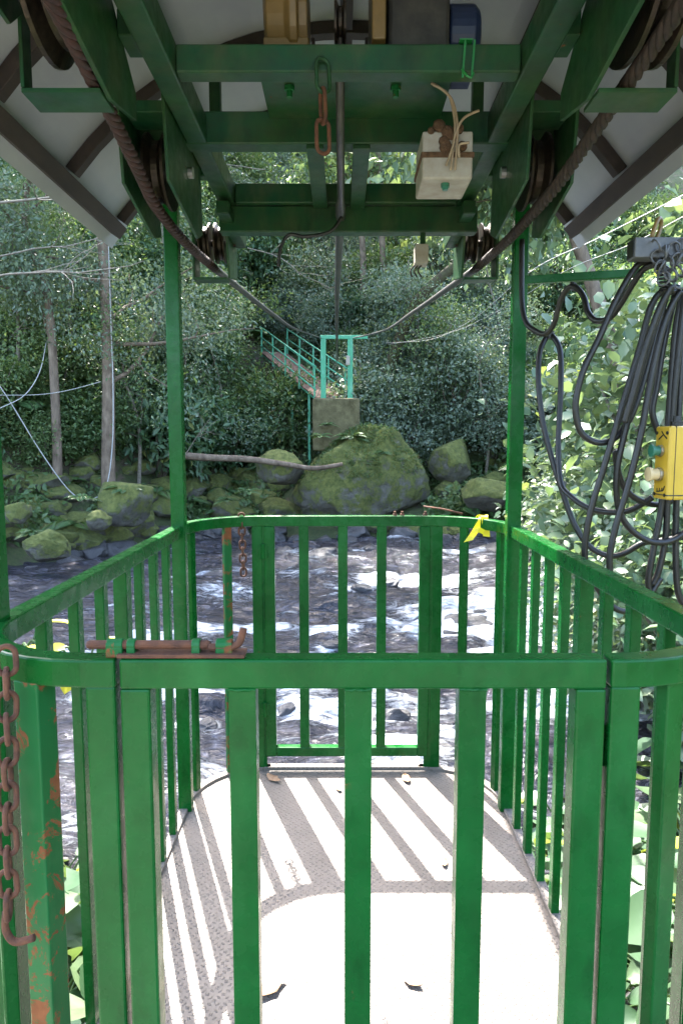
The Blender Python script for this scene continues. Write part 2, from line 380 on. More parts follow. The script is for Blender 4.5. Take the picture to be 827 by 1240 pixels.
def rnd_unit(n):
    v_ = RNG.normal(size=(n, 3)); return v_ / np.linalg.norm(v_, axis=1, keepdims=True)
def crown_sets(C, rad, per, Ls, wr, tpl, spread, centre, up=0.6):
    """clusters of leaves round centres C"""
    n = len(C) * per; idx = np.repeat(np.arange(len(C)), per)
    off = RNG.normal(size=(n, 3)) * spread; off[:, 2] *= 0.6
    P = C[idx] + off
    out = P - centre; out /= (np.linalg.norm(out, axis=1, keepdims=True) + 1e-9)
    A = out * 0.6 + rnd_unit(n) * 0.8; A[:, 2] -= 0.25
    Nn = out * 0.5 + rnd_unit(n) * 0.55 + np.array([0, 0, up])
    L = Ls * RNG.uniform(.6, 1.25, n); W = L * wr * RNG.uniform(.8, 1.15, n)
    ct = RNG.uniform(.1, .8, len(C))[idx]; tint = np.clip(ct * 0.5 + RNG.uniform(0, .55, n), 0, 1)
    return leaves(P, A, Nn, L, W, tpl, tint)

# ------------------------------------------------------------------ terrain, water
WZ = -2.6
def shore(x):
    x = np.asarray(x, float)
    s = np.interp(x, [-30, -12, -9, -7, -5, -3.6, 0, 4, 9, 14, 30], [9.5, 11, 12, 13.2, 16.6, 18.6, 18.6, 18.2, 17, 15.5, 13])
    return s + (vnoise(x * 0.7, x * 0 + 3, 5) - .5) * 0.9
def ground(x, y):
    x = np.asarray(x, float); y = np.asarray(y, float)
    d = y - shore(x)
    far = np.where(d < 0, WZ + 0.28 * d, np.where(d < 3, WZ + 0.5 * d, WZ + 1.5 + 0.86 * (d - 3)))
    bed = -3.35 + (fbm(x * .8, y * .8, 3) - .5) * .7
    far = np.maximum(far, bed)
    far = far + (fbm(x * .45, y * .45, 9) - .5) * 1.6 * sstep(0.5, 4, d)
    # near bank beneath the landing, and the bank on the right
    near = -2.95 + sstep(4.2, 1.1, y) * 1.15 + (fbm(x * 1.3, y * 1.3, 21) - .5) * .35 - 3 * sstep(3.6, 7, y)
    rx = x - (2.7 + 0.12 * np.maximum(y, 0))
    right = -2.9 + np.clip(rx, -3, 12) * 0.55 + (fbm(x, y, 31) - .5) * .4 - 2.5 * sstep(8.5, 12, y)
    lx = -x - (3.6 + 0.25 * np.maximum(y, 0))
    left = -2.9 + np.clip(lx, -3, 10) * 0.45 - 2.5 * sstep(2.5, 5, y)
    return np.maximum(np.maximum(far, near), np.maximum(right, left))
def gz(x, y): return float(ground(np.array([x]), np.array([y]))[0])
def gridmesh(name, xs, ys, zf, mat, smooth=True, attrf=None, attr='foam'):
    X, Y = np.meshgrid(xs, ys); Z = zf(X, Y); nx, ny = len(xs), len(ys)
    V = np.stack([X, Y, Z], -1).reshape(-1, 3)
    i = (np.arange(ny - 1)[:, None] * nx + np.arange(nx - 1)[None, :]).ravel()
    loops = np.stack([i, i + 1, i + 1 + nx, i + nx], -1).ravel()
    return fastmesh(name, V, np.full(len(i), 4), loops, mat, None if attrf is None else attrf(X, Y, Z).ravel(), attr, smooth)
xs = np.concatenate([np.linspace(-60, -14, 24)[:-1], np.linspace(-14, 14, 113), np.linspace(14, 60, 24)[1:]])
ys = np.concatenate([np.linspace(-20, -2, 10)[:-1], np.linspace(-2, 30, 129), np.linspace(30, 90, 41)[1:]])
o = bpy.data.objects.new('riverbank_ground', gridmesh('ground', xs, ys, ground, 'forest_soil')); link(o); tag(o, kind='structure')

ROCKS = []   # (x, y, r) of stones breaking the water, for foam
def on_water(u, v): p = atZ(u, v, WZ); return p.x, p.y
river_spots = [(392, 668, 42, .45), (470, 700, 26, .6), (345, 664, 30, .4), (600, 665, 52, .8), (556, 640, 40, .7), (260, 690, 26, .5), (490, 652, 30, .5),
               (350, 848, 28, .7), (474, 858, 40, .75), (536, 898, 60, .8), (440, 706, 34, .35), (568, 745, 70, .45), (330, 745, 30, .3),
               (815, 905, 42, .8), (780, 640, 40, .5), (300, 640, 26, .5), (420, 642, 22, .6), (240, 800, 24, .4), (405, 770, 24, .3),
               (110, 800, 30, .4), (160, 705, 18, .4), (660, 780, 40, .5), (500, 800, 26, .3), (690, 700, 36, .6), (250, 865, 34, .5)]
rr_ = random.Random(3)
river_spots += [(rr_.uniform(60, 640), rr_.uniform(645, 880), rr_.uniform(10, 24), rr_.uniform(.35, .7)) for _ in range(34)]
for u, v, px, hz_ in river_spots:
    x, y = on_water(u, v); ROCKS.append((x, y, px / F_PX * y * 0.62, hz_))
def water_h(X, Y):
    w = fbm(X * .5 + 5, Y * .9, 40, 3) * .30 + (fbm(X * 1.1 + 0.7 * np.sin(Y), Y * 2.8, 44, 4) - .5) * .34
    w = w + (fbm(X * 1.6 + .8 * np.sin(Y * 1.7), Y * 5.2, 48, 3) - .5) * .17
    return WZ - .22 + w + 0.10 * sstep(1, 5, X)
def water_foam(X, Y, Z):
    f = (fbm(X * .55, Y * 1.3 + .4 * np.sin(X), 52, 4) - .44) * 2.6
    f = f + (Z - (WZ - .02)) * 1.5
    for x, y, r, h in ROCKS:
        dx = (X - (x - r * .9)) / (r * 2.4); dy = (Y - (y - r * .3)) / (r * 1.1)
        f = f + .85 * np.exp(-(dx * dx + dy * dy)) * np.where(X < x + r, 1, .3)
    f = f + 0.95 * np.exp(-(((X - 2.7) / 1.5) ** 2 + ((Y - 9.0) / 3.2) ** 2)) + .7 * np.exp(-(((X + 3.4) / 1.8) ** 2 + ((Y - 8.2) / .9) ** 2)) + .5 * np.exp(-(((X + .3) / 1.2) ** 2 + ((Y - 13.5) / .5) ** 2))
    f = f + .12 - .45 * sstep(12.5, 16, Y)
    return np.clip(f, -.6, 1)
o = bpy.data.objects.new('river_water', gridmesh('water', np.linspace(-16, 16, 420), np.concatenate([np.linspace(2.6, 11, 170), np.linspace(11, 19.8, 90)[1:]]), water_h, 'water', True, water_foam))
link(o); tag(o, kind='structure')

# ------------------------------------------------------------------ stones
def rockmesh(seed, sub=4, flat=1.0):
    import bmesh
    from mathutils import noise as mn
    bm = bmesh.new(); bmesh.ops.create_icosphere(bm, subdivisions=sub, radius=1)
    of = Vector((seed * 7.3, seed * 3.1, seed * 1.7)); r = random.Random(seed)
    planes = [(Vector((r.gauss(0, 1), r.gauss(0, 1), r.gauss(0, .8))).normalized(), r.uniform(.6, .88)) for _ in range(14)]
    for v_ in bm.verts:
        n = v_.co.normalized(); d = 1 + .28 * mn.noise(n * 1.3 + of) + .12 * mn.noise(n * 3.1 + of) + .05 * mn.noise(n * 8 + of)
        p = n * d
        for pn, pd in planes:
            e = p.dot(pn) - pd
            if e > 0: p = p - pn * e * .92
        p = p * (1 + .035 * mn.noise(n * 6 + of) + .022 * mn.noise(n * 14 + of)); v_.co = Vector((p.x, p.y, p.z * flat))
    me = bpy.data.meshes.new('stone'); bm.to_mesh(me); bm.free()
    me.polygons.foreach_set('use_smooth', [True] * len(me.polygons)); return me
STONE = [rockmesh(s, 5 if s == 1 else 4, f) for s, f in ((1, .85), (2, .75), (3, .8), (4, .7), (5, .9), (6, .65))]
def stone(name, k, loc, s, rz, mat, label, group=None, cat='rock'):
    me = STONE[k % len(STONE)]; key = (k % len(STONE), mat)
    if key not in STONE_CACHE:
        m2 = me.copy(); m2.materials.clear(); m2.materials.append(MATS[mat]); STONE_CACHE[key] = m2
    o = bpy.data.objects.new(name, STONE_CACHE[key]); link(o, None, loc); o.rotation_euler = (random.uniform(-.2, .2), random.uniform(-.2, .2), rz)
    o.scale = s if isinstance(s, tuple) else (s, s, s); return tag(o, label, cat, group)
STONE_CACHE = {}
for i, (x, y, r, h) in enumerate(ROCKS):
    big = r > .45
    stone('river_rock', i, (x, y, WZ - .12), (r * random.uniform(1, 1.3), r * .9, r * h * 1.1), random.uniform(0, 6), 'wet_rock',
          'dark wet rock breaking the surface of the river rapids', 'wet rocks in the river')
o = stone('mossy_boulder', 0, (.7, 19.5, -1.25), (1.95, 1.6, 1.8), .3, 'mossy_rock', 'huge mossy boulder under the concrete landing block', None, 'boulder')
named = [(340, 570, 30, 18.6, 'rounded mossy boulder behind the fallen branch'), (545, 560, 34, 20.4, 'upright mossy boulder beside the huge boulder'),
         (592, 598, 36, 18.4, 'low mossy boulder at the waterline under the right bank shrubs'), (150, 608, 36, 15.4, 'broad moss-covered boulder below the roped tree'),
         (18, 620, 22, 13.6, 'round yellow-green mossy boulder on the left shore'), (60, 662, 25, 13.0, 'grey-topped boulder at the water edge on the left shore'),
         (118, 632, 18, 14.2, 'upright egg-shaped mossy stone below the roped tree')]
for i, (u, v, px, d, lab) in enumerate(named):
    p = atD(u, v, d); s = px / F_PX * d
    stone('mossy_boulder', i + 1, p, (s * 1.15, s * .95, s), i * 1.3, 'mossy_rock', lab, None, 'boulder')
for i in range(400):
    x = random.uniform(-9.5, 6.5) if i < 270 else random.uniform(-9.2, -3.2); s0 = float(shore(x)); y = s0 + random.uniform(-.7, 3.3)
    if -1.6 < x < 3 and y > 18.4: continue
    s = random.choice((.13, .18, .2, .25, .3, .38, .5)) * random.uniform(.8, 1.2)
    wet = y < s0 + .1
    stone('shore_stone', i, (x, y, gz(x, y) + s * .25), (s * 1.2, s, s * .85), random.uniform(0, 6), 'wet_rock' if wet else 'mossy_rock',
          'dark wet stone along the far waterline' if wet else 'small mossy stone on the far river shore', 'stones at the far waterline' if wet else 'mossy stones on the far shore')
for i in range(14):
    x = random.choice((-1, 1)) * random.uniform(1.0, 3.0); y = random.uniform(2.4, 4.4); s = random.uniform(.14, .35)
    stone('bank_stone', i, (x, y, gz(x, y) + s * .2), s, random.uniform(0, 6), 'wet_rock', 'grey stone on the near bank below the gondola', 'stones on the near bank')

# ------------------------------------------------------------------ the gondola
GZ = -1.54                      # floor level
RT = -0.345                     # rail top
GC = 0.018; HW = 0.672          # centre, half width
YF, YB = 1.062, 3.072           # rail centrelines front and back
RF, RB = 0.245, 0.33            # corner radii
FZ = 0.95                       # underside of the overhead frame
car = empty('cable_car', (GC, 2.06, GZ - .08), 'green steel cable car with railed cage, overhead winch and white vaulted roof', 'cable car')
def arc(cx, cy, r, a0, a1, n=9): return [(cx + r * math.cos(math.radians(a0 + (a1 - a0) * i / n)), cy + r * math.sin(math.radians(a0 + (a1 - a0) * i / n))) for i in range(n + 1)]
gxl, gxr = -0.353, 0.405        # gate opening
fxl, fxr = -0.353, 0.421
st = 0.047
def plan(side):
    s = -1 if side == 'L' else 1; X = GC + s * HW
    if s < 0: return [(gxl - .003, YB)] + arc(X + RB, YB - RB, RB, 90, 180) + arc(X + RF, YF + RF, RF, 180, 270) + [(fxl - .003, YF)]
    return [(gxr + .003, YB)] + arc(X - RB, YB - RB, RB, 90, 0) + arc(X - RF, YF + RF, RF, 0, -90) + [(fxr + .003, YF)]
# floor
fl = MB(); outline = [(x, y, GZ) for x, y in plan('L')] + [(x, y, GZ) for x, y in reversed(plan('R'))]
fl.prism([(x, y, GZ - .012) for x, y, z in outline][::-1], (0, 0, .012))
floor = fl.build('floor_plate', 'tread_plate', car)
lip = MB(); lp = outline + [outline[0]]
lip.sweep([(x, y, GZ + .014) for x, y, z in lp], .035, .10)
lip.build('floor_rim', 'tread_plate', floor, bevel=.003)
for y in (1.3, 2.06, 2.8):
    MB().box((GC, y, GZ - .055), (1.28, .06, .08)).build('floor_joist', 'frame_green', floor, bevel=.004)
RW, RH = .042, .046
def baluster(parent, x, y, ang, w=.036, t=.026, z0=GZ + .004, z1=RT - RH + .004, mat='cage_green'):
    MB().box((x, y, (z0 + z1) / 2), (w, t, z1 - z0), Matrix.Rotation(ang, 3, 'Z')).build('baluster', mat, parent, bevel=.003)
side_y = {'L': [1.47, 1.65, 1.83, 2.01, 2.18, 2.35, 2.52], 'R': [1.42, 1.585, 1.75, 1.915, 2.08, 2.24, 2.40, 2.56]}
for side in 'LR':
    s = -1 if side == 'L' else 1; X = GC + s * HW
    rail = MB().sweep([(x, y, RT) for x, y in plan(side)], RW, RH).build('side_railing', 'cage_green', car, bevel=.004)
    for k, y in enumerate(side_y[side]):
        wide = k == 3
        baluster(rail, X, y, PI / 2, .05 if wide else .036, .04 if wide else .026)
    for (ccx, ccy, r, a0, da, fr) in ((X - s * RB, YB - RB, RB, 0 if s > 0 else 180, 90 * s, (.22, .62, .92)), (X - s * RF, YF + RF, RF, 0 if s > 0 else 180, -90 * s, (.35, .76))):
        for f_ in fr:
            a = math.radians(a0 + da * f_); thick = (f_ == .76 and s < 0)
            baluster(rail, ccx + r * math.cos(a), ccy + r * math.sin(a), a + PI / 2, .05 if thick else .036, .04 if thick else .026, mat='rusty_green' if (thick or (s < 0 and f_ == .62)) else 'cage_green')
    # stiles beside the gates
    for (gx, y) in ((gxl if s < 0 else gxr, YB), (fxl if s < 0 else fxr, YF)):
        MB().box((gx + s * (st / 2 + .004), y, (GZ + RT - RH) / 2), (st, RW - .004, RT - RH - GZ + .004)).build('stile', 'cage_green', rail, bevel=.004)
    # corner posts carrying the overhead frame
    for y in (1.285, 2.715):
        post = MB().box((X - s * (.006 if y > 2 else -.018), y, (GZ - .05 + FZ) / 2 + .03), (.054, .048, FZ - GZ + .11)).build('corner_post', 'cage_green', car, bevel=.004)
        MB().box((X - s * .115, y, FZ + .055), (.2, .05, .05)).build('post_bracket', 'frame_green', post, bevel=.004)
def gate(x0, x1, y, name, zlo, label=None):
    g = MB()
    g.box(((x0 + x1) / 2, y, RT - .024), (x1 - x0, .04, .048))
    for x in (x0 + st / 2, x1 - st / 2): g.box((x, y, (RT - .048 + zlo) / 2), (st, .04, RT - .048 - zlo))
    g.box(((x0 + x1) / 2, y, zlo + .022), (x1 - x0 - 2 * st, .038, .044))
    go = g.build(name, 'cage_green', car, bevel=.004, label=label)
    return go
fg = gate(fxl + .004, fxr - .004, YF, 'front_gate', GZ + .07)
for u in (295, 433.5, 570):
    x = atD(u, 840, YF).x
    MB().box((x, YF, (GZ + .11 + RT - .046) / 2), (.043, .036, RT - .046 - GZ - .11)).tube([(x - .022 + .044 * i / 8, YF - .0185 + random.uniform(-.0012, .0012), RT - .0495 + random.uniform(-.0012, .0012)) for i in range(9)], [random.uniform(.002, .0036) for _ in range(9)], 6).build('gate_bar', 'cage_green', fg, bevel=.0015)
bg = gate(gxl + .004, gxr - .004, YB, 'rear_gate', GZ + .065)
for u in (368.5, 415, 461.5):
    x = atD(u, 760, YB).x
    MB().box((x, YB, (GZ + .10 + RT - .046) / 2), (.043, .034, RT - .046 - GZ - .10)).build('gate_bar', 'cage_green', bg, bevel=.003)
for z in (RT - .16, RT - .9):
    MB().lathe((gxl, YB - .026, z - .035), (0, 0, 1), [(0, .009), (.07, .009)], 10).box((gxl, YB - .024, z), (.04, .006, .06)).build('hinge', 'cage_green', bg, bevel=.002)
    MB().lathe((fxr, YF + .027, z - .035), (0, 0, 1), [(0, .009), (.07, .009)], 10).build('hinge', 'cage_green', fg)
# sliding bolt lying on the front gate
lx0 = atD(106, 786, YF).x; lx1 = atD(252, 786, YF).x; zr = RT + .0185
MB().box(((fxl + lx1) / 2 + .03, YF, RT + .0045), (lx1 - fxl + .06, .036, .006)).build('latch_plate', 'rust', fg, bevel=.001)
MB().lathe((lx0, YF, zr), (1, 0, 0), [(0, .0055), (.004, .0072), (lx1 - lx0, .0072), (lx1 - lx0 + .004, .005)], 12).build('latch_bolt', 'rust', fg, smooth=False)
for u in (140, 160, 238, 272):
    x = atD(u, 786, YF).x; w = .026 if u in (140, 272) else .013
    MB().lathe((x - w / 2, YF, zr), (1, 0, 0), [(0, .0102), (w, .0102)], 14).box((x, YF, RT + .008), (w, .020, .016)).build('latch_guide', 'rusty_green', fg, bevel=.0015)
xh = atD(276, 786, YF).x
MB().tube(smooth_curve([(xh - .03, YF - .004, RT + .016), (xh, YF - .004, RT + .016), (xh + .018, YF - .004, RT + .022), (xh + .026, YF - .004, RT + .046)], 5), [.006] * 16, 8).build('latch_handle', 'rust', fg, smooth=True)

# overhead frame
def fbeam(name, a, b, parent=car, mat='frame_green', bev=.005): return MB().span(a, b).build(name, mat, parent, bevel=bev)
for s in (-1, 1):
    xi, xo = (GC + s * .452, GC + s * .517)
    lb = fbeam('long_beam', (xi, 0.62, FZ), (xo, 2.975, FZ + .085))
cb1 = fbeam('cross_beam', (GC - .450, 1.90, FZ + .002), (GC + .450, 1.955, FZ + .072))
cb2 = fbeam('cross_beam', (GC - .69, 2.325, FZ - .003), (GC + .69, 2.395, FZ + .098))
cb3 = fbeam('cross_beam', (GC - .450, 2.90, FZ + .002), (GC + .450, 2.96, FZ + .08))
cb4 = fbeam('cross_beam', (GC - .52, 2.92, FZ - .105), (GC + .54, 2.985, FZ - .002))
cb5 = fbeam('cross_beam', (GC - .450, 1.10, FZ + .002), (GC + .450, 1.16, FZ + .08))
for u in (385, 435):
    x = atZ(u, 215, FZ).x; fbeam('strap', (x - .028, 2.33, FZ - .016), (x + .028, 2.915, FZ - .004), cb3, bev=.002)
# tape band on the first cross beam
xt = atZ(563, 80, FZ).x
# base plate and bolts
bp = fbeam('winch_base', (GC - .25, 1.957, FZ + .074), (GC + .30, 2.33, FZ + .088), bev=.003)
for x in (GC - .17, GC + .14):
    MB().lathe((x, 2.12, FZ + .072), (0, 0, -1), [(0, .016), (.012, .016), (.0125, .009), (.03, .009)], 6).build('bolt', 'rusty_green', bp)
ww = MB().box((GC, 2.12, FZ + .095), (.46, .26, .012)).build('winch', 'black_gearbox', car, bevel=.002)
def X_at(u): return atD(u, 30, 2.02).x
ztop = FZ + .10
MB().lathe((X_at(318), 2.13, ztop + .155), (1, 0, 0), [(0, .10), (.01, .125), (.06, .135), (.075, .15), (X_at(360) - X_at(318), .15), (X_at(361) - X_at(318), .125), (X_at(372) - X_at(318), .125)], 30).build('gear_housing', 'gold_paint', ww, bevel=.003)
MB().box((X_at(346), 2.13, ztop + .03), (X_at(374) - X_at(318), .2, .06)).build('housing_foot', 'gold_paint', ww, bevel=.004)
MB().box((X_at(457), 2.06, ztop + .13), (X_at(465) - X_at(449), .26, .26)).build('side_plate', 'gold_paint', ww, bevel=.004)
MB().lathe((X_at(376), 2.13, ztop + .055), (1, 0, 0), [(0, .05), (.008, .05), (.009, .028), (X_at(447) - X_at(376) - .009, .028), (X_at(447) - X_at(376) - .008, .05), (X_at(447) - X_at(376), .05)], 26).build('drum', 'dark_rust', ww)
MB().span((X_at(377), 2.26, ztop), (X_at(447), 2.28, ztop + .07)).build('drum_guard', 'black_gearbox', ww, bevel=.003)
MB().span((X_at(469), 2.0, ztop - .005), (X_at(544), 2.26, ztop + .30)).build('gearbox', 'black_gearbox', ww, bevel=.012)
MB().lathe((X_at(546), 2.12, ztop + .10), (1, 0, 0), [(0, .075), (.004, .085), (.075, .085), (.09, .07), (.098, .03)], 28).build('motor', 'blue_paint', ww, smooth=False, bevel=.004)
MB().span((X_at(546), 2.06, ztop - .008), (X_at(580), 2.18, ztop + .03)).build('motor_foot', 'blue_paint', ww, bevel=.003)
# rope sheave in front of the drum
hx = atZ(412, 100, FZ).x
MB().lathe((hx - .016, 1.99, ztop + .075), (1, 0, 0), [(0, .05), (.006, .05), (.012, .036), (.02, .036), (.026, .05), (.032, .05)], 22).build('sheave', 'greased_steel', ww)

# pulley trolleys
def wheel(parent, c, r, w, mat='greased_steel', name='wheel'):
    return MB().lathe((c[0] - w / 2, c[1], c[2]), (1, 0, 0), [(0, r * .3), (.001, r), (w * .14, r), (w * .36, r * .80), (w * .64, r * .80), (w * .86, r), (w - .001, r), (w, r * .3)], 36).build(name, mat, parent)
for s in (-1, 1):
    # near wheel with its open keeper bracket
    xw = GC + s * (.655 if s > 0 else .625)
    A = MB().prism([(GC + s * .555, 1.20, .93), (GC + s * .555, 1.45, 1.17), (GC + s * .555, 1.56, 1.14), (GC + s * .555, 1.90, .90), (GC + s * .555, 1.90, .83), (GC + s * .555, 1.70, .79), (GC + s * .555, 1.30, .86)], (s * .012, 0, 0)).build('pulley_bracket', 'frame_green', car, bevel=.002)
    wheel(A, (xw - s * .01, 1.58, .985), .17, .085)
    MB().lathe((GC + s * .52, 1.58, .985), (s, 0, 0), [(0, .02), (.24, .02), (.241, .03), (.255, .03)], 14).build('axle', 'bright_steel', A)
    MB().span((GC + s * .568, 1.655, .786), (GC + s * .748, 1.755, .796)).build('keeper_plate', 'frame_green', A, bevel=.0015)
    MB().span((GC + s * .740, 1.655, .798), (GC + s * .749, 1.70, .985)).build('keeper_strap', 'frame_green', A, bevel=.0015)
    MB().prism([(GC + s * .738, 1.28, .93), (GC + s * .738, 1.42, 1.12), (GC + s * .738, 1.53, 1.12), (GC + s * .738, 1.70, .99), (GC + s * .738, 1.60, .90)], (s * .011, 0, 0)).build('outer_plate', 'frame_green', A, bevel=.002)
    fbeam('bracket_mount', (GC + s * .519, 1.30, FZ + .01), (GC + s * .554, 1.42, FZ + .07), A, bev=.003)
    fbeam('bracket_mount', (GC + s * .519, 1.75, FZ + .01), (GC + s * .554, 1.85, FZ + .07), A, bev=.003)
    # middle wheel between two hanging plates
    B = MB().prism([(GC + s * .521, 2.06, .99), (GC + s * .521, 2.56, .99), (GC + s * .521, 2.58, .735), (GC + s * .521, 2.50, .70), (GC + s * .521, 2.10, .755)], (s * .01, 0, 0)).build('pulley_bracket', 'frame_green', car, bevel=.002)
    MB().prism([(GC + s * .665, 2.10, 1.0), (GC + s * .665, 2.50, 1.0), (GC + s * .665, 2.56, .72), (GC + s * .665, 2.46, .69), (GC + s * .665, 2.14, .76)], (s * .01, 0, 0)).build('outer_plate', 'frame_green', B, bevel=.002)
    wheel(B, (GC + s * .612, 2.36, .87), .118, .07)
    MB().lathe((GC + s * .505, 2.36, .87), (s, 0, 0), [(0, .018), (.185, .018)], 12).build('axle', 'bright_steel', B)
    fbeam('bracket_mount', (GC + s * .532, 2.15, .965), (GC + s * .664, 2.27, 1.0), B, bev=.003)
    # rear wheel on an outrigger past the last beam
    Cc = MB().span((GC + s * .46, 2.80, FZ - .07), (GC + s * .51, 3.30, FZ - .02)).build('outrigger', 'frame_green', car, bevel=.004)
    MB().prism([(GC + s * .512, 3.06, .96), (GC + s * .512, 3.36, .96), (GC + s * .512, 3.36, .75), (GC + s * .512, 3.14, .71)], (s * .01, 0, 0)).build('inner_plate', 'frame_green', Cc, bevel=.002)
    MB().span((GC + s * .665, 3.12, .70), (GC + s * .675, 3.24, .94)).build('outer_plate', 'frame_green', Cc, bevel=.002)
    MB().span((GC + s * .524, 3.12, .70), (GC + s * .663, 3.20, .71)).build('keeper_plate', 'frame_green', Cc, bevel=.001)
    for k, dx in enumerate((-.034, .034)):
        wheel(Cc, (GC + s * .60 + dx, 3.24, .885), .088, .05)
    MB().lathe((GC + s * .50, 3.24, .885), (s, 0, 0), [(0, .014), (.185, .014)], 12).build('axle', 'greased_steel', Cc)

# vaulted roof
RX, RZE, RZT = 1.105, .895, 1.50
RR = (RX ** 2 + (RZT - RZE) ** 2) / (2 * (RZT - RZE))
def roof_z(x): return RZT - RR + math.sqrt(RR * RR - x * x)
Y0, Y1 = .25, 3.36
rx = [-RX + 2 * RX * i / 40 for i in range(41)]
rm = MB(); n = len(rx)
rm.add([(GC + x, y, roof_z(x) + dz) for dz in (0, .018) for y in (Y0, Y1) for x in rx],
       [(i, i + 1, n + i + 1, n + i) for i in range(n - 1)] + [(2 * n + i, 3 * n + i, 3 * n + i + 1, 2 * n + i + 1) for i in range(n - 1)]
       + [(i, 2 * n + i, 2 * n + i + 1, i + 1) for i in range(n - 1)] + [(n + i, n + i + 1, 3 * n + i + 1, 3 * n + i) for i in range(n - 1)]
       + [(0, n, 3 * n, 2 * n), (n - 1, 3 * n - 1, 4 * n - 1, 2 * n - 1)])
roof = rm.build('roof', 'roof_white', car, smooth=False)
def roof_band(x0, x1, y0, y1, th, nn=24):
    b_ = MB(); xx = [x0 + (x1 - x0) * i / nn for i in range(nn + 1)]
    def q(x, d):
        nz = (roof_z(x) - (RZT - RR)) / RR; nx = x / RR; return (GC + x - nx * d, roof_z(x) - nz * d)
    vs_ = []
    for x in xx:
        a = q(x, .0015); c = q(x, th); vs_ += [(a[0], y0, a[1]), (a[0], y1, a[1]), (c[0], y1, c[1]), (c[0], y0, c[1])]
    fs = [(i * 4 + k, i * 4 + (k + 1) % 4, (i + 1) * 4 + (k + 1) % 4, (i + 1) * 4 + k) for i in range(nn) for k in range(4)] + [(3, 2, 1, 0), (nn * 4, nn * 4 + 1, nn * 4 + 2, nn * 4 + 3)]
    return b_.add(vs_, fs)
for y in (3.235, 2.66, 2.085, 1.51, .935, .36):
    roof_band(-1.033, 1.033, y - .023, y + .023, .045).build('roof_rib', 'brown_timber', roof, bevel=.002)
for x in (-1.058, -.62, 0, .62, 1.058):
    if abs(x) > 1: roof_band(x - .018, x + .018, Y0 + .03, 3.264, .050, 3).build('roof_purlin', 'brown_timber', roof, bevel=.002)
    else:
        for a, c in ((.388, .907), (.963, 1.482), (1.538, 2.057), (2.113, 2.632), (2.688, 3.207)):
            roof_band(x - .022, x + .022, a, c, .040, 3).build('roof_purlin', 'brown_timber', roof, bevel=.002)
for s in (-1, 1):
    for y in (.95, 2.66):
        MB().span((GC + s * .46, y - .02, FZ + .086), (GC + s * .50, y + .02, roof_z(.48) - .03)).build('roof_strut', 'frame_green', roof, bevel=.003)
# short green arm on the right corner post that carries the feed cable
ap = atD(640, 340, 2.715)
MB().bar((GC + HW - .03, 2.715, ap.z), (GC + HW + .42, 2.60, ap.z + .004), .028, .03).build('cable_arm', 'cage_green', car, bevel=.003)

# ------------------------------------------------------------------ cables carrying the car
def strand(path, r, ns=4, pitch=.13, nseg=5, step=.012):
    mb = MB(); pts = [Vector(p) for p in path]
    L = [0]
    for i in range(1, len(pts)): L.append(L[-1] + (pts[i] - pts[i - 1]).length)
    tot = L[-1]; cnt = int(tot / step); C_ = []
    j = 0
    for i in range(cnt + 1):
        d = tot * i / cnt
        while j < len(pts) - 2 and L[j + 1] < d: j += 1
        C_.append(pts[j].lerp(pts[j + 1], (d - L[j]) / (L[j + 1] - L[j])))
    for k in range(ns):
        q = []
        for i, c in enumerate(C_):
            t = (C_[min(i + 1, cnt)] - C_[max(i - 1, 0)]).normalized(); a = t.cross(Vector((0, 0, 1))).normalized(); b_ = a.cross(t)
            ph = 2 * PI * (k / ns + tot * i / cnt / pitch); q.append(c + (a * math.cos(ph) + b_ * math.sin(ph)) * r * .54)
        mb.tube(q, r * .50, nseg + 1)
    return mb
for s, lab, mt in ((-1, 'twisted steel carrying cable with red rust through the left pulleys', 'red_rust'), (1, 'twisted dark brown carrying cable through the right pulleys', 'dark_rust')):
    near = [(-.42 if s < 0 else .70, -3.0, 1.33), (-.56 if s < 0 else GC + .645, 1.47, .838), (GC + s * .612, 2.36, .738), (GC + s * .598, 3.24, .775)]
    if s < 0: far = [near[-1], atX(330, 380, -.57), atD(360, 399, 11), atD(389, 409, 20)]
    else: far = [near[-1], atX(500, 378, .60), atD(462, 401, 11), atD(428, 409, 20)]
    tc = empty('carrying_cable', near[0], lab, 'cable')
    strand(smooth_curve(near, 6), .019, step=.016).build('rusty_span', mt, tc, smooth=True)
    MB().tube(smooth_curve(far, 10), .0165, 8).build('far_span', 'wet_cable', tc, smooth=True)
hr = [(hx, 2.0, ztop + .11), (hx, 2.02, ztop + .035), (hx, 2.20, FZ - .03), (hx, 2.75, FZ - .06)]
far = [Vector(hr[-1]), atD(410, 315, 4.2), atD(408, 378, 8), atD(408, 437, 20.3)]
ho = MB().tube(smooth_curve([Vector(p) for p in hr] + far[1:], 8), [.013] * 24 + [.021] * 25, 8).build('haul_rope', 'wet_cable', smooth=True, label='dark haul rope running from the winch straight to the far landing', cat='rope')
st_ = MB()
for s in (-1, 1): st_.box((s * .70, -3.06, -.1), (.14, .14, 3.0))
st_.box((0, -3.06, 1.45), (1.7, .16, .16))
st_.build('anchor_frame', 'frame_green', bevel=.006, label='green steel anchor frame behind the boarding platform', cat='frame')
pl = MB().span((-2.2, -5, -3.3), (2.2, .985, GZ - .012)).build('boarding_platform', 'concrete', kind='structure', bevel=.01)

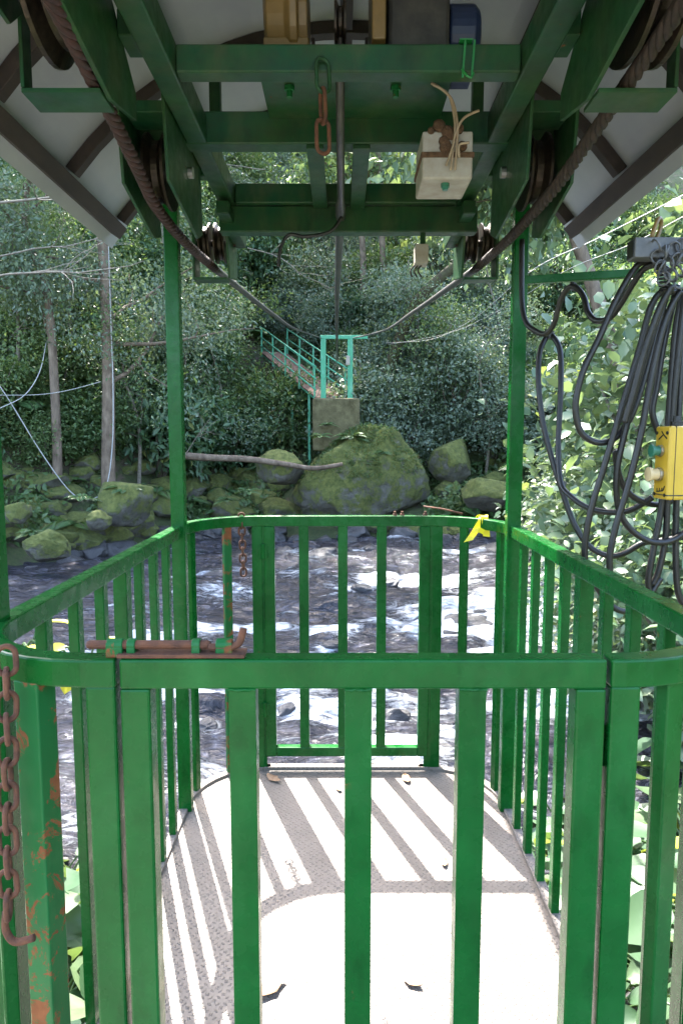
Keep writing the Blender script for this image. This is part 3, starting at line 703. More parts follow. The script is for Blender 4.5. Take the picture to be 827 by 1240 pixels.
# ------------------------------------------------------------------ chains
def linkmesh(L, W, r, name='chain_link', mat='rust'):
    h = L / 2 - W / 2; pts = []
    for k in range(9): a = PI * k / 8; pts.append((W / 2 * math.cos(a), 0, h + W / 2 * math.sin(a)))
    for k in range(9): a = PI + PI * k / 8; pts.append((W / 2 * math.cos(a), 0, -h + W / 2 * math.sin(a)))
    N = len(pts); mb = MB(); n = 7; P = [Vector(p) for p in pts]
    vs_ = []
    for i, p in enumerate(P):
        t = (P[(i + 1) % N] - P[i - 1]).normalized(); a = Vector((0, 1, 0)); b_ = t.cross(a)
        vs_ += [p + (a * math.cos(2 * PI * k / n) + b_ * math.sin(2 * PI * k / n)) * r for k in range(n)]
    fs = [(i * n + k, i * n + (k + 1) % n, ((i + 1) % N) * n + (k + 1) % n, ((i + 1) % N) * n + k) for i in range(N) for k in range(n)]
    mb.add(vs_, fs); return mb
def chain(pts, L, W, r, mats, label):
    """pts: top and bottom points of a hanging run"""
    a, b_ = Vector(pts[0]), Vector(pts[1]); c = empty('chain', b_, label, 'chain'); protos = {}
    pitch = L - 2 * r - .001; n = max(2, int((a - b_).length / pitch))
    for i in range(n):
        p = a.lerp(b_, (i + .5) / n); mt = mats[min(i, len(mats) - 1)]
        if mt not in protos:
            o = linkmesh(L, W, r).build('chain_link', mt, c, org=(0, 0, 0), smooth=True); o.location = p - b_; protos[mt] = o
        else: o = share(protos[mt], c, p)
        o.rotation_euler = (random.uniform(-.05, .05), random.uniform(-.05, .05), (PI / 2 if i % 2 else 0) + random.uniform(.1, .5))
    return c
ca = chain((atD(8, 786, 1.035), atD(10, 1110, 1.035)), .046, .027, .0046, ['rust'], 'rusty heavy chain with end hook beside the front gate')
pe = atD(10, 1105, 1.035)
MB().tube(smooth_curve([pe + Vector((-.004, 0, .0)), pe + Vector((-.006, 0, -.03)), pe + Vector((.008, 0, -.052)), pe + Vector((.04, 0, -.045))], 6), .006, 8).build('hook', 'rust', ca, smooth=True)
chain((atD(391, 72, 1.885), atD(391, 183, 1.885)), .085, .036, .0055, ['frame_green', 'rust'], 'short rusty chain hanging from the overhead cross beam')
cr_ = chain((Vector((atD(292, 615, YB - .03).x, YB - .03, RT + .01)), Vector((atD(295, 697, YB - .03).x, YB - .03, atD(295, 697, YB - .03).z))), .040, .027, .0048, ['rust'], 'thin brown chain draped over the rear railing beside the rear gate')

# ------------------------------------------------------------------ small things on the car
yb = atD(571, 628, YB - .028)
tp = empty('yellow_tape', yb, 'yellow plastic tape knotted on the rear railing', 'tape')
def strip(pts, w, mat, name, parent, wdir=(1, 0, 0)):
    pts = smooth_curve(pts, 6); mb = MB(); vs_ = []; wd = Vector(wdir)
    for p in pts: vs_ += [p - wd * w / 2, p + wd * w / 2]
    fs = [(2 * i, 2 * i + 1, 2 * i + 3, 2 * i + 2) for i in range(len(pts) - 1)]
    mb.add(vs_, fs); o = mb.build(name, mat, parent); md = o.modifiers.new('thick', 'SOLIDIFY'); md.thickness = .0012; return o
ycr = YB - RB + math.sqrt(max(0, RB ** 2 - (yb.x + .015 - (GC + HW - RB)) ** 2)); yy = ycr - .036
strip([(yb.x + .035, ycr + .03, RT - .02), (yb.x + .036, ycr + .02, RT + .006), (yb.x + .03, yy + .004, RT + .006), (yb.x + .005, yy, RT - .04), (yb.x - .035, yy - .012, RT - .095)], .038, 'yellow_tape', 'tape_end', tp, (1, 0, .25))
strip([(yb.x + .02, ycr + .03, RT - .01), (yb.x + .03, ycr + .02, RT + .009), (yb.x + .034, yy - .004, RT + .009), (yb.x + .040, yy - .008, RT - .035), (yb.x + .043, yy - .012, RT - .075)], .030, 'yellow_tape', 'tape_end', tp, (1, 0, -.1))
strip([(yb.x - .02, yy - .015, RT - .06), (yb.x + .005, yy - .022, RT - .045), (yb.x + .030, yy - .02, RT - .055)], .022, 'yellow_tape', 'tape_knot', tp, (.2, 0, 1))
p0 = atD(513, 613, YB); p1 = atD(560, 622, ycr - .01)
MB().tube([p0, p0.lerp(p1, .5) + Vector((0, 0, .004)), p1], .004, 6).build('tie_wire', 'rust', tp, smooth=True)
for u in (478, 487, 515):
    x = atD(u, 620, YB).x
    MB().lathe((x, YB, RT - .001), (0, 0, 1), [(0, .010), (.008, .010), (.009, .006), (.02, .006)], 6).build('bolt', 'rust', bg)
gt = MB()
for dx, dz in ((-.012, 0), (.012, 0)):
    x = atD(563, 80, 1.93).x + dx
    gt.bar((x, 1.895, FZ - .014), (x + .006, 1.895, FZ + .078), .0055, .003, (0, 1, 0))
gt.tube([(x - .026, 1.893, FZ + .006), (x - .014, 1.890, FZ - .012), (x - .002, 1.892, FZ - .016), (x + .004, 1.893, FZ - .004)], .0035, 6)
gt.bar((x - .016, 1.89, FZ + .0775), (x - .016, 1.965, FZ + .0775), .034, .003)
gt.build('green_twine', 'green_tape', label='bright green twine band tied round the overhead cross beam', cat='twine')
# junction box with loose wires
bx0 = atD(511, 216, 2.12); bx1 = atD(573, 165, 2.12)
jb = empty('junction_box', ((bx0.x + bx1.x) / 2, 2.2, bx0.z), 'white junction box caked with mud and sprouting loose beige wires', 'box')
cxb = (bx0.x + bx1.x) / 2; wb = bx1.x - bx0.x
MB().span((cxb - wb / 2, 2.12, bx0.z), (cxb + wb / 2, 2.30, bx0.z + .135)).build('housing', 'plastic_white', jb, bevel=.006)
MB().span((cxb - wb / 2 - .004, 2.114, bx0.z + .06), (cxb + wb / 2 + .004, 2.322, bx0.z + .075)).build('lid_seam', 'mud', jb, bevel=.003)
mudm = MB()
for k in range(14):
    p = Vector((cxb + random.uniform(-.5, .3) * wb, 2.117, bx0.z + random.uniform(.08, .15))); r_ = random.uniform(.008, .02)
    mudm.lathe(p, (0, -1, 0), [(0, r_), (r_ * .25, r_ * .8), (r_ * .4, r_ * .3)], 9)
mudm.build('mud_daub', 'mud', jb, smooth=True)
for k, uv in enumerate(([(546, 205), (549, 175), (551, 150), (545, 118), (533, 106), (522, 100)], [(551, 205), (553, 178), (554, 150), (548, 122), (536, 108), (525, 102)], [(540, 200), (548, 178), (552, 160), (562, 142), (580, 133)], [(556, 190), (556, 175), (568, 172)])):
    MB().tube(smooth_curve([atD(u, v, 2.10 - .004 * k) for u, v in uv], 6), .0038, 7).build('wire', 'beige_wire', jb, smooth=True)
MB().lathe(((cxb), 2.16, bx0.z + .001), (0, 0, -1), [(0, .013), (.012, .013), (.013, .009), (.02, .009)], 10).build('cable_gland', 'green_button', jb)
MB().span((cxb - .02, 2.24, bx0.z + .15), (cxb + .02, 2.30, FZ + .003)).build('hanger', 'frame_green', jb, bevel=.002)
q0 = atD(502, 320, 2.93); q1 = atD(518, 297, 2.93)
sb = empty('limit_switch', q0, 'small dirty box with dangling wires under the last cross beam', 'switch')
MB().span((q0.x, 2.90, q0.z), (q1.x, 2.98, q1.z)).build('housing', 'plastic_white', sb, bevel=.004)
MB().span((q1.x - .03, 2.93, q1.z - .005), (q1.x - .01, 2.95, FZ - .10)).build('hanger', 'frame_green', sb, bevel=.002)
for k in range(3):
    MB().tube(smooth_curve([q0 + Vector((.01 + .015 * k, .02, .01)), q0 + Vector((-.015 + .015 * k, .01, -.02)), q0 + Vector((-.01 + .02 * k, 0, -.05))], 5), .003, 6).build('wire', 'dark_rust', sb, smooth=True)
cw = [atD(414, 262, 2.79), atD(400, 280, 2.79), atD(370, 286, 2.79), atD(350, 284, 2.79), atD(340, 300, 2.79), atD(337, 322, 2.79)]
MB().tube(smooth_curve(cw, 6), .007, 7).build('hanging_hose', 'black_rubber', smooth=True, label='thin dark hose sagging under the last cross beam', cat='hose')
# dry leaves on the floor plate
dl = [(331, 945, .045, 'curled brown leaf by the rear gate hinge'), (492, 945, .04, 'folded brown leaf by the rear gate latch side'), (328, 1200, .05, 'pale crumpled leaf lying near the front gate'),
      (499, 1192, .03, 'small tan leaf sliver on the sunlit floor'), (538, 1046, .03, 'small brown leaf beside the rail shadow'), (410, 957, .025, 'tiny dark leaf scrap near the rear gate')]
for i, (u, v, r_, lab) in enumerate(dl):
    p = atZ(u, v, GZ + .001); mb = MB(); a0 = random.uniform(0, 6); N = 7; vs_ = []
    for k in range(N):
        t = k / (N - 1); w = math.sin(PI * min(1, t * .9 + .06)) * r_ * .48 * random.uniform(.8, 1.2); zc = .003 + .25 * r_ * (2 * t - 1) ** 2
        for sd, zz in ((-1, .22), (0, 0), (1, .35)):
            vs_.append(p + Vector((math.cos(a0) * (t - .5) * 2 * r_ - math.sin(a0) * sd * w, math.sin(a0) * (t - .5) * 2 * r_ + math.cos(a0) * sd * w, zc + abs(sd) * zz * w)))
    mb.add(vs_, [(3 * k + j, 3 * k + j + 1, 3 * k + j + 4, 3 * k + j + 3) for k in range(N - 1) for j in (0, 1)])
    o = mb.build('dry_leaf', 'dry_leaf', smooth=True, label=lab, cat='leaf'); md = o.modifiers.new('t', 'SOLIDIFY'); md.thickness = .0006

# ------------------------------------------------------------------ feed cables, holder and push-button box on the right
HD = 2.05
e0 = atD(764, 302, HD)
hb = empty('holder_post', (1.75, HD + .1, gz(1.75, HD + .1)), 'grey square steel tube arm holding up the black cable loops', 'bracket')
MB().span((e0.x, HD - .028, e0.z - .028), (1.80, HD + .028, e0.z + .028)).build('arm', 'grey_steel', hb, bevel=.003)
MB().span((e0.x - .002, HD - .023, e0.z - .023), (e0.x + .004, HD + .023, e0.z + .023)).build('end_plug', 'black_rubber', hb)
MB().span((1.80, HD - .04, gz(1.75, HD) - .3), (1.87, HD + .04, e0.z + .06)).build('post', 'grey_steel', hb, bevel=.003)
bun = empty('cable_bundle', atD(800, 620, HD), 'bundle of black rubber cable loops hanging outside the right railing', 'cable')
curves = [
    ([(632, 290), (632, 360), (636, 388), (646, 399), (660, 404), (671, 391), (679, 362), (690, 347), (700, 350), (708, 362), (712, 378), (722, 388), (738, 385), (752, 367), (765, 345), (780, 325), (800, 318)], 2.60, 2.06),
    ([(664, 404), (654, 425), (652, 460), (657, 510), (669, 558), (680, 592), (694, 632), (712, 660), (735, 673), (756, 670), (778, 658), (800, 655), (830, 650)], 2.50, 2.14),
    ([(667, 404), (678, 424), (679, 470), (676, 540), (679, 584), (690, 600), (710, 614), (735, 620), (762, 618), (790, 602)], 2.49, 2.13),
    ([(812, 330), (795, 318), (778, 317), (765, 330), (745, 365), (725, 410), (706, 450), (697, 490), (702, 520), (715, 533), (730, 536), (745, 530), (758, 514), (770, 490), (785, 440), (795, 400), (808, 352)], 2.08, 2.12),
    ([(815, 350), (802, 352), (788, 372), (775, 420), (760, 470), (745, 520), (730, 570), (715, 620), (708, 668), (716, 700), (745, 737), (775, 735), (800, 700)], 2.05, 2.12),
    ([(820, 352), (806, 358), (792, 398), (770, 470), (755, 530), (747, 570), (748, 610), (760, 637), (785, 655), (812, 655), (835, 640)], 2.07, 2.10),
    ([(824, 352), (812, 372), (800, 405), (788, 460), (775, 530), (760, 590), (745, 640), (738, 682), (745, 715), (765, 722)], 2.03, 2.05),
    ([(826, 356), (818, 400), (812, 470), (806, 560), (800, 620), (790, 672), (785, 705), (790, 722)], 2.10, 2.12),
    ([(830, 350), (822, 420), (816, 480), (812, 540), (808, 607), (806, 650), (798, 690), (790, 708)], 2.09, 2.12),
    ([(832, 350), (826, 420), (822, 500), (819, 607), (818, 660), (821, 718), (835, 740)], 2.12, 2.12),
    ([(820, 345), (812, 380), (803, 420), (795, 470), (790, 500), (800, 530)], 2.13, 2.13),
    ([(745, 545), (748, 570), (757, 592), (775, 606), (800, 611), (825, 600)], 2.11, 2.16),
    ([(814, 345), (798, 375), (780, 425), (766, 478), (756, 512)], 2.0, 2.04)]
for k, (uv, d0, d1) in enumerate(curves):
    pts = [atD(u, v, d0 + (d1 - d0) * i / (len(uv) - 1)) for i, (u, v) in enumerate(uv)]
    MB().tube(smooth_curve(pts, 7), .0098, 9).build('cable_loop', 'black_rubber', bun, smooth=True)
# spring strain relief
sp = [atD(795, 312, 2.04), atD(802, 330, 2.04), atD(806, 352, 2.04)]
coil = []; spc = smooth_curve(sp, 40)
for i, c in enumerate(spc):
    a = i * .9; coil.append(c + Vector((math.cos(a), math.sin(a), 0)) * .014)
MB().tube(coil, .0035, 6).build('spring', 'black_rubber', bun, smooth=True)
for (u, v) in ((664, 404), (692, 346), (680, 586)):
    d = 2.49 if u < 690 else 2.53
    MB().lathe(atD(u, v, d) - Vector((0, 0, .012)), (.3, 0, 1), [(0, .013), (.024, .013)], 10).build('tie_band', 'grey_steel' if u < 690 else 'black_rubber', bun)
ring = linkmesh(.038, .036, .003); rproto = None
for k in range(17):
    p = atD(795 + 2.1 * (k % 17), 297 + (k % 5) * 9 + (k % 3) * 4, HD - .038)
    if rproto is None:
        rproto = ring.build('ring', 'grey_steel', bun, org=(0, 0, 0), smooth=True); rproto.location = p - WORG[bun.name]; o = rproto
    else: o = share(rproto, bun, p)
    o.rotation_euler = (random.uniform(-.6, .6), random.uniform(-.4, .4), random.uniform(0, 3))
sh = empty('shackle', atD(795, 285, HD), 'gold-coloured steel shackle clipped on the grey tube arm', 'shackle')
a = linkmesh(.07, .04, .0065).build('bow', 'gold_paint', sh, org=(0, 0, 0), smooth=True); a.location = atD(795, 279, HD) - WORG[sh.name]; a.rotation_euler = (.2, .3, .9)
MB().lathe(atD(785, 291, HD - .01), (1, 0, .1), [(0, .009), (.012, .009), (.013, .006), (.05, .006)], 10).build('pin', 'bright_steel', sh)
# push-button box: buttons face the cage
BD = 1.98
c0 = atD(808, 561, BD)
hgt = atD(808, 516, BD).z - atD(808, 606, BD).z
pb = empty('control_box', (c0.x, BD + .04, c0.z - hgt / 2), 'yellow push-button control box hanging among black cables', 'control box')
xl = atD(809.5, 561, BD).x; PR = Matrix.Rotation(math.radians(3), 4, 'Z'); pivot = Vector((xl, BD, c0.z))
def pbx(mb, name, mat, **kw):
    mb.v = [pivot + PR @ (p - pivot) for p in mb.v]; return mb.build(name, mat, pb, **kw)
pbx(MB().span((xl, BD, c0.z - hgt / 2), (xl + .085, BD + .082, c0.z + hgt / 2)), 'housing', 'yellow_plastic', bevel=.006)
pbx(MB().span((xl - .0015, BD - .0015, c0.z - hgt / 2 + .012), (xl + .0865, BD + .0835, c0.z - hgt / 2 + .015)), 'seam', 'black_ink')
pbx(MB().span((xl + .018, BD - .0012, c0.z - hgt / 2 - .001), (xl + .0195, BD + .083, c0.z + hgt / 2 + .001)), 'seam', 'black_ink')
pbx(MB().lathe((xl + .042, BD + .04, c0.z + hgt / 2), (0, 0, 1), [(0, .018), (.014, .018), (.015, .012), (.03, .011)], 12), 'cable_gland', 'black_rubber')
zz = lambda v: atD(800, v, BD).z
def button(v, mat, r_, ln):
    pbx(MB().lathe((xl - .001, BD + .042, zz(v)), (-1, 0, 0), [(0, r_ * .95), (.008, r_ * .95)], 20), 'collar', 'bright_steel')
    pbx(MB().lathe((xl - .009, BD + .042, zz(v)), (-1, 0, 0), [(0, r_ * .8), (ln * .7, r_ * .8), (ln * .72, r_), (ln, r_)], 20), 'button', mat, bevel=.001)
button(546, 'green_button', .018, .024); button(575, 'cream_button', .021, .030)
for y in (BD + .012, BD + .070):
    for v in (524, 600): pbx(MB().lathe((xl - .0005, y, zz(v)), (-1, 0, 0), [(0, .005), (.003, .005)], 10), 'screw', 'black_rubber')
ar = MB(); xa = xl - .0012; A0 = (xa, BD + .022, zz(535)); 
ar.bar((xa, BD + .060, zz(532)), (xa, BD + .034, zz(526)), .0012, .0035, (0, 0, 1)); ar.bar((xa, BD + .034, zz(526)), (xa, BD + .014, zz(531)), .0012, .004)
ar.bar((xa, BD + .034, zz(526)), (xa, BD + .045, zz(522)), .0012, .0035); ar.bar((xa, BD + .034, zz(526)), (xa, BD + .048, zz(529.5)), .0012, .0035)
pbx(ar, 'arrow_mark', 'black_ink')
ar = MB(); ar.bar((xa, BD + .058, zz(597)), (xa, BD + .022, zz(595)), .0012, .0035)
for k in range(3): ar.bar((xa, BD + .056 - .014 * k, zz(596.6 - .6 * k)), (xa, BD + .056 - .014 * k, zz(592.5 - .6 * k)), .0012, .003, (0, 1, 0))
ar.bar((xa, BD + .022, zz(595)), (xa, BD + .014, zz(589)), .0012, .0035)
pbx(ar, 'stop_mark', 'black_ink')

# ------------------------------------------------------------------ far landing, walkway
lb_ = MB()
import bmesh
lo = MB().span((-.82, 19.55, -.35), (.52, 21.1, 1.14)).build('landing_block', 'mossy_concrete', label='square mossy concrete block on top of the huge boulder', cat='concrete block', bevel=.06)
gf = empty('gate_frame', (-.18, 20.1, 1.14), 'mint green steel goal-shaped frame on the far landing block', 'frame')
for u in (391.5, 424):
    x = atD(u, 440, 20.1).x
    MB().span((x - .075, 20.03, 1.10), (x + .075, 20.17, 2.84)).build('post', 'mint_green', gf, bevel=.01)
xa, xb = atD(391.5, 440, 20.1).x, atD(424, 440, 20.1).x
MB().span((xa - .09, 20.04, 2.842), (xb + .5, 20.16, 2.95)).build('lintel', 'mint_green', gf, bevel=.01)
MB().span((xb - .12, 19.97, 2.1), (xb - .01, 20.028, 2.36)).build('switch_box', 'plastic_white', gf, bevel=.01)
Pn = Vector((-.3, 20.9, 1.14)); Pf = Vector((-2.55, 26.2, 3.15)); dr = (Pf - Pn); sd = Vector((dr.y, -dr.x, 0)).normalized()
wk = empty('walkway', Pn, 'narrow sloping footbridge with green railings and leaf-littered deck on the far bank', 'walkway')
deck = MB().bar(Pn - dr.normalized() * .2, Pf, .95, .07).build('stringer', 'mint_green', wk)
npl = 34
for k in range(npl):
    p = Pn.lerp(Pf, (k + .5) / npl) + Vector((0, 0, .062)); L = dr.length / npl
    MB().bar(p - dr.normalized() * L * .46, p + dr.normalized() * L * .46, 1.0 + random.uniform(-.03, .03), .04).build('plank', 'deck_wood', deck)
for s in (-1, 1):
    for k in range(5):
        p = Pn.lerp(Pf, k / 4.2 + .02) + sd * s * .5
        MB().bar(p - Vector((0, 0, .08)), p + Vector((0, 0, 1.0)), .05, .05).build('railing_post', 'mint_green', wk)
    for h in (.3, .62, .98):
        MB().tube([Pn + sd * s * .5 + Vector((0, 0, h)), Pf + sd * s * .5 + Vector((0, 0, h))], .024, 6).build('handrail', 'mint_green', wk, smooth=True)
for t, s in ((.14, -1), (.42, -1)):
    p = Pn.lerp(Pf, t) + sd * s * .42; zb = gz(p.x, p.y)
    MB().span((p.x - .035, p.y - .035, zb - .3), (p.x + .035, p.y + .035, p.z - .03)).build('support_leg', 'mint_green', wk)
pw = atD(286, 330, 28)
MB().tube([(pw.x, 28, gz(pw.x, 28) - .1), (pw.x, 28, pw.z + .8)], .04, 8).build('white_pole', 'white_rope', label='thin white pole standing in the undergrowth beside the walkway', cat='pole', smooth=True)

# ropes strung over the far bank
def rope(uvd, r, lab, mat='white_rope', name='rope'):
    MB().tube(smooth_curve([atD(u, v, d) for u, v, d in uvd], 8), r, 6).build(name, mat, smooth=True, label=lab, cat='rope')
rope([(-40, 425, 15.5), (0, 468, 15.6), (50, 548, 15.8), (85, 595, 16), (108, 605, 16), (128, 590, 16), (136, 540, 16.2), (137, 470, 16.3), (134, 380, 16.4), (130, 250, 16.5)], .013, 'pale rope looping from the bank up the pale tree trunk')
rope([(-30, 505, 15), (0, 494, 15.2), (30, 478, 15.6), (48, 450, 16), (56, 415, 16.4)], .011, 'short white rope tied to the thinner leaning trunk')
rope([(-30, 478, 15.2), (40, 478, 15.8), (80, 473, 16), (122, 462, 16.4)], .009, 'thin white line stretched between the two trunks')
rope([(465, 415, 20), (520, 411, 17), (570, 388, 12), (640, 330, 8), (720, 290, 6), (827, 236, 4.4), (900, 196, 3.6)], .004, 'upper white wire running from the far landing over the right bank', name='wire')
rope([(470, 417, 20), (540, 404, 17), (600, 378, 12), (680, 330, 8), (760, 297, 6), (827, 262, 4.6), (900, 225, 3.8)], .003, 'lower thin wire running from the far landing over the right bank', name='wire')

# ------------------------------------------------------------------ vegetation builders
def ell_pts(n, rad, shell=.55):
    d = rnd_unit(n); r = (shell + (1 - shell) * RNG.random(n)) ; return d * r[:, None] * np.array(rad)
def make_shrub(name, leaf, h, rad, ncl, per, Ls, wr, tpl, spread, mat, stemmat='twig', stems=7):
    C = ell_pts(ncl, rad); C = C[C[:, 2] > -rad[2] * .75]; C[:, 2] += h
    me = leafmesh(name + '_leaves', [crown_sets(C, rad, per, Ls, wr, tpl, spread, np.array([0, 0, h * .5]))], mat)
    mb = MB()
    for k in range(stems):
        e = Vector(C[RNG.integers(len(C))]); mb.tube(smooth_curve([(random.uniform(-.08, .08), random.uniform(-.08, .08), -.25), e * .45 + Vector((0, 0, .12 * h)), e * 1.12], 4), [.03 - .0027 * i for i in range(9)], 5)
    o = mb.build('tmp', stemmat, org=(0, 0, 0), smooth=True); sm = o.data; bpy.data.objects.remove(o)
    return me, sm
def put_plant(name, pr, loc, rz, sc, label, cat, group, parts=('foliage', 'stem')):
    t = empty(name, loc, label, cat, group); t.rotation_euler = (0, 0, rz); t.scale = (sc, sc, sc) if not isinstance(sc, tuple) else sc
    for nm, me in zip(parts, pr):
        o = bpy.data.objects.new(nm, me); COL.objects.link(o); o.parent = t
    return t
SH_DARK = [make_shrub('d%d' % i, 0, .9, (1.2, 1.1, .95), 95, (80, 80, 45)[i], (.125, .11, .19)[i], (.52, .45, .4)[i], KITE, .20, 'leaf_dark', stems=12) for i in range(3)]
SH_PALE = [make_shrub('p%d' % i, 0, 1.1, (1.15, 1.1, 1.15), 100, 75, (.105, .085, .13)[i], .58, KITE, .22, 'leaf_pale', stems=14) for i in range(3)]
SH_MID = [make_shrub('m%d' % i, 0, .8, (1.1, 1.0, .8), 90, 80, .10, .5, KITE, .19, 'leaf_mid') for i in range(2)]
def make_fern(nf, L, mat='leaf_fern'):
    sets = []; mb = MB()
    for k in range(nf):
        a = 2 * PI * k / nf + random.uniform(-.3, .3); l = L * random.uniform(.7, 1.1); el = random.uniform(.7, 1.25)
        pts = []
        for i in range(12):
            t = i / 11; rr = l * (math.cos(el) * t + .35 * t * t); zz_ = l * (math.sin(el) * t - .75 * t * t)
            pts.append(Vector((math.cos(a) * rr, math.sin(a) * rr, zz_)))
        mb.tube(pts, [.008 * (1 - i / 14) for i in range(12)], 4)
        P, A, Nn, Ln = [], [], [], []
        for i in range(30):
            t = .1 + .9 * i / 30; j = min(int(t * 11), 10); p = pts[j].lerp(pts[j + 1], t * 11 - j); tg = (pts[j + 1] - pts[j]).normalized()
            side = tg.cross(Vector((0, 0, 1))).normalized(); nn = side.cross(tg)
            for s in (-1, 1):
                P.append(p); A.append(side * s * .9 + tg * .55 - Vector((0, 0, .15))); Nn.append(nn + side * s * .1); Ln.append(l * .24 * math.sin(PI * min(.97, .12 + t * .86)) + .01)
        P, A, Nn, Ln = map(np.array, (P, A, Nn, Ln))
        sets.append(leaves(P, A, Nn, Ln, Ln * .30, KITE, np.clip(RNG.uniform(.2, .9) + RNG.uniform(-.15, .15, len(P)), 0, 1)))
    me = leafmesh('fern', sets, mat); o = mb.build('tmp', 'twig', org=(0, 0, 0)); sm = o.data; bpy.data.objects.remove(o); return me, sm
FERN = [make_fern(11, .9), make_fern(9, 1.1)]

def limb(p, d, L, r0, r1, wob, n=7):
    pts = [Vector(p)]; d = Vector(d).normalized()
    for i in range(n):
        d = (d + Vector((random.gauss(0, wob), random.gauss(0, wob), random.gauss(0, wob * .6)))).normalized(); pts.append(pts[-1] + d * L / n)
    return pts, [r0 + (r1 - r0) * i / n for i in range(n + 1)]
def make_tree(name, loc, path, r0, r1, mat, limbs, ncl, per, Ls, spread, leafm, label, cat='tree', group=None, crown_from=.4, wr=.55, up=.6):
    """path: trunk points relative to loc"""
    t = empty(name, loc, label, cat, group); mb = MB(); tr = smooth_curve([Vector(p) for p in path], 6); n = len(tr)
    mb.tube([Vector(loc) + p for p in tr], [r0 + (r1 - r0) * (i / (n - 1)) for i in range(n)], 10)
    tips = []
    for k in range(limbs):
        f_ = crown_from + (1 - crown_from) * (k + random.random()) / limbs; i = min(int(f_ * (n - 1)), n - 1)
        a = random.uniform(0, 2 * PI); L = tr[-1].z * random.uniform(.22, .42)
        pts, rs = limb(tr[i], (math.cos(a), math.sin(a), random.uniform(.05, .8)), L, (r0 + (r1 - r0) * f_) * .45, .008, .16)
        mb.tube([Vector(loc) + p for p in pts], rs, 6); tips += pts[3:]
        for _ in range(3):
            j = random.randint(2, 6); p2, r2 = limb(pts[j], rnd_unit(1)[0] * np.array([1, 1, .6]), L * .4, rs[j] * .6, .005, .2, 5)
            mb.tube([Vector(loc) + p for p in p2], r2, 5); tips += p2[2:]
    mb.build('trunk', mat, t, smooth=True)
    if ncl:
        T = np.array([tuple(p) for p in tips]); C = T[RNG.integers(0, len(T), ncl)] + RNG.normal(size=(ncl, 3)) * spread * .8
        me = leafmesh('crown', [crown_sets(C, None, per, Ls, wr, KITE, spread, C.mean(0), up)], leafm)
        o = bpy.data.objects.new('crown', me); COL.objects.link(o); o.parent = t; WORG[o.name] = Vector(loc)
    return t
def bare_branch(p, d, L, label, mat='twig', r=.017):
    t = MB(); pts, rs = limb(p, d, L, r, .004, .14, 9); t.tube(pts, rs, 6)
    for _ in range(7):
        j = random.randint(2, 8); p2, r2 = limb(pts[j], Vector(d).normalized() + Vector(rnd_unit(1)[0]) * .9, L * .35, rs[j] * .6, .003, .18, 6); t.tube(p2, r2, 5)
    return t

# left-hand trees on the far shore
def base_at(u, v, d): p = atD(u, v, d); return Vector((p.x, p.y, gz(p.x, p.y) - .1))
tA = base_at(131, 570, 16.6); tB = base_at(64, 545, 16.2)
pA = atD(124, 290, 16.6) - tA; pA2 = atD(131, 440, 16.6) - tA
make_tree('bank_tree', tA, [(0, 0, 0), (0, 0, 1.2), pA2, pA, pA + Vector((-.3, .2, 2.6)), pA + Vector((-.2, .5, 4.4))], .19, .07, 'pale_bark', 11, 260, 60, .105, .34, 'leaf_pale', 'tree with pale flaking trunk and rope hanging from it on the far shore', crown_from=.38)
pB = atD(58, 360, 16.2) - tB
make_tree('bank_tree', tB, [(0, 0, 0), (.1, 0, 1.2), pB, pB + Vector((-.5, .1, 1.6)), pB + Vector((-.2, .2, 3.4))], .13, .05, 'bark', 10, 220, 60, .105, .34, 'leaf_pale', 'thinner leaning tree beside the roped pale trunk', crown_from=.40)
# multi-stem tree behind the landing and the mossy leaning trunk
for du, lab in ((428, 'slender forked pale tree behind the landing frame'), (452, 'slender straight pale tree behind the landing frame')):
    b0 = base_at(du + 8, 380, 27); tp_ = atD(du + 6, 200, 27) - b0
    make_tree('slender_tree', b0, [(0, 0, 0), tp_ * .4 + Vector((.15, 0, 0)), tp_, tp_ * 1.5], .16, .06, 'pale_bark', 7, 90, 30, .22, .45, 'leaf_mid', lab, crown_from=.55)
b0 = base_at(432, 452, 22.5); p1 = atD(505, 365, 22.9) - b0; p2 = atD(570, 300, 23.4) - b0
make_tree('leaning_tree', b0, [(0, 0, 0), p1 * .5, p1, p2, p2 * 1.35 + Vector((0, 0, .4)), p2 * 1.6 + Vector((0, 0, 1.8))], .23, .10, 'mossy_bark', 6, 130, 36, .20, .4, 'leaf_dark', 'leaning tree with mossy orange-brown trunk right of the landing frame', crown_from=.6)
b0 = base_at(345, 395, 27); p1 = atD(362, 250, 27) - b0
# tall forest trees up the slope; the three tallest added to shade the river
CANOPY = [(-5, 44, 9), (-11.5, 41, 9), (-1.5, 47, 10), (4, 45, 10), (9, 42, 10), (14, 41, 10), (-17, 36, 9), (-22, 33, 9), (1.5, 55, 12), (-8, 54, 12), (10, 53, 12), (-11.6, 23.6, 13), (-7.2, 25.0, 13), (-14.5, 25, 13)]
kinds = [('leaf_dark', 'dark'), ('leaf_mid', 'mid green'), ('leaf_pale', 'pale green')]
for i, (x, y, h) in enumerate(CANOPY):
    b0 = Vector((x, y, gz(x, y) - .2)); lm, kn = kinds[i % 3]
    make_tree('forest_tree', b0, [(0, 0, 0), (random.uniform(-.3, .3), 0, h * .35), (random.uniform(-.6, .6), random.uniform(-.6, .2), h * .7), (random.uniform(-.8, .8), random.uniform(-.6, .2), h)], .20 + .01 * h, .07, 'bark', 13, 190, 42, .30, .62, lm,
              'tall %s forest tree on the slope behind the far bank' % kn, group='%s forest trees on the far slope' % kn, crown_from=.42 if h < 12.3 else .66)

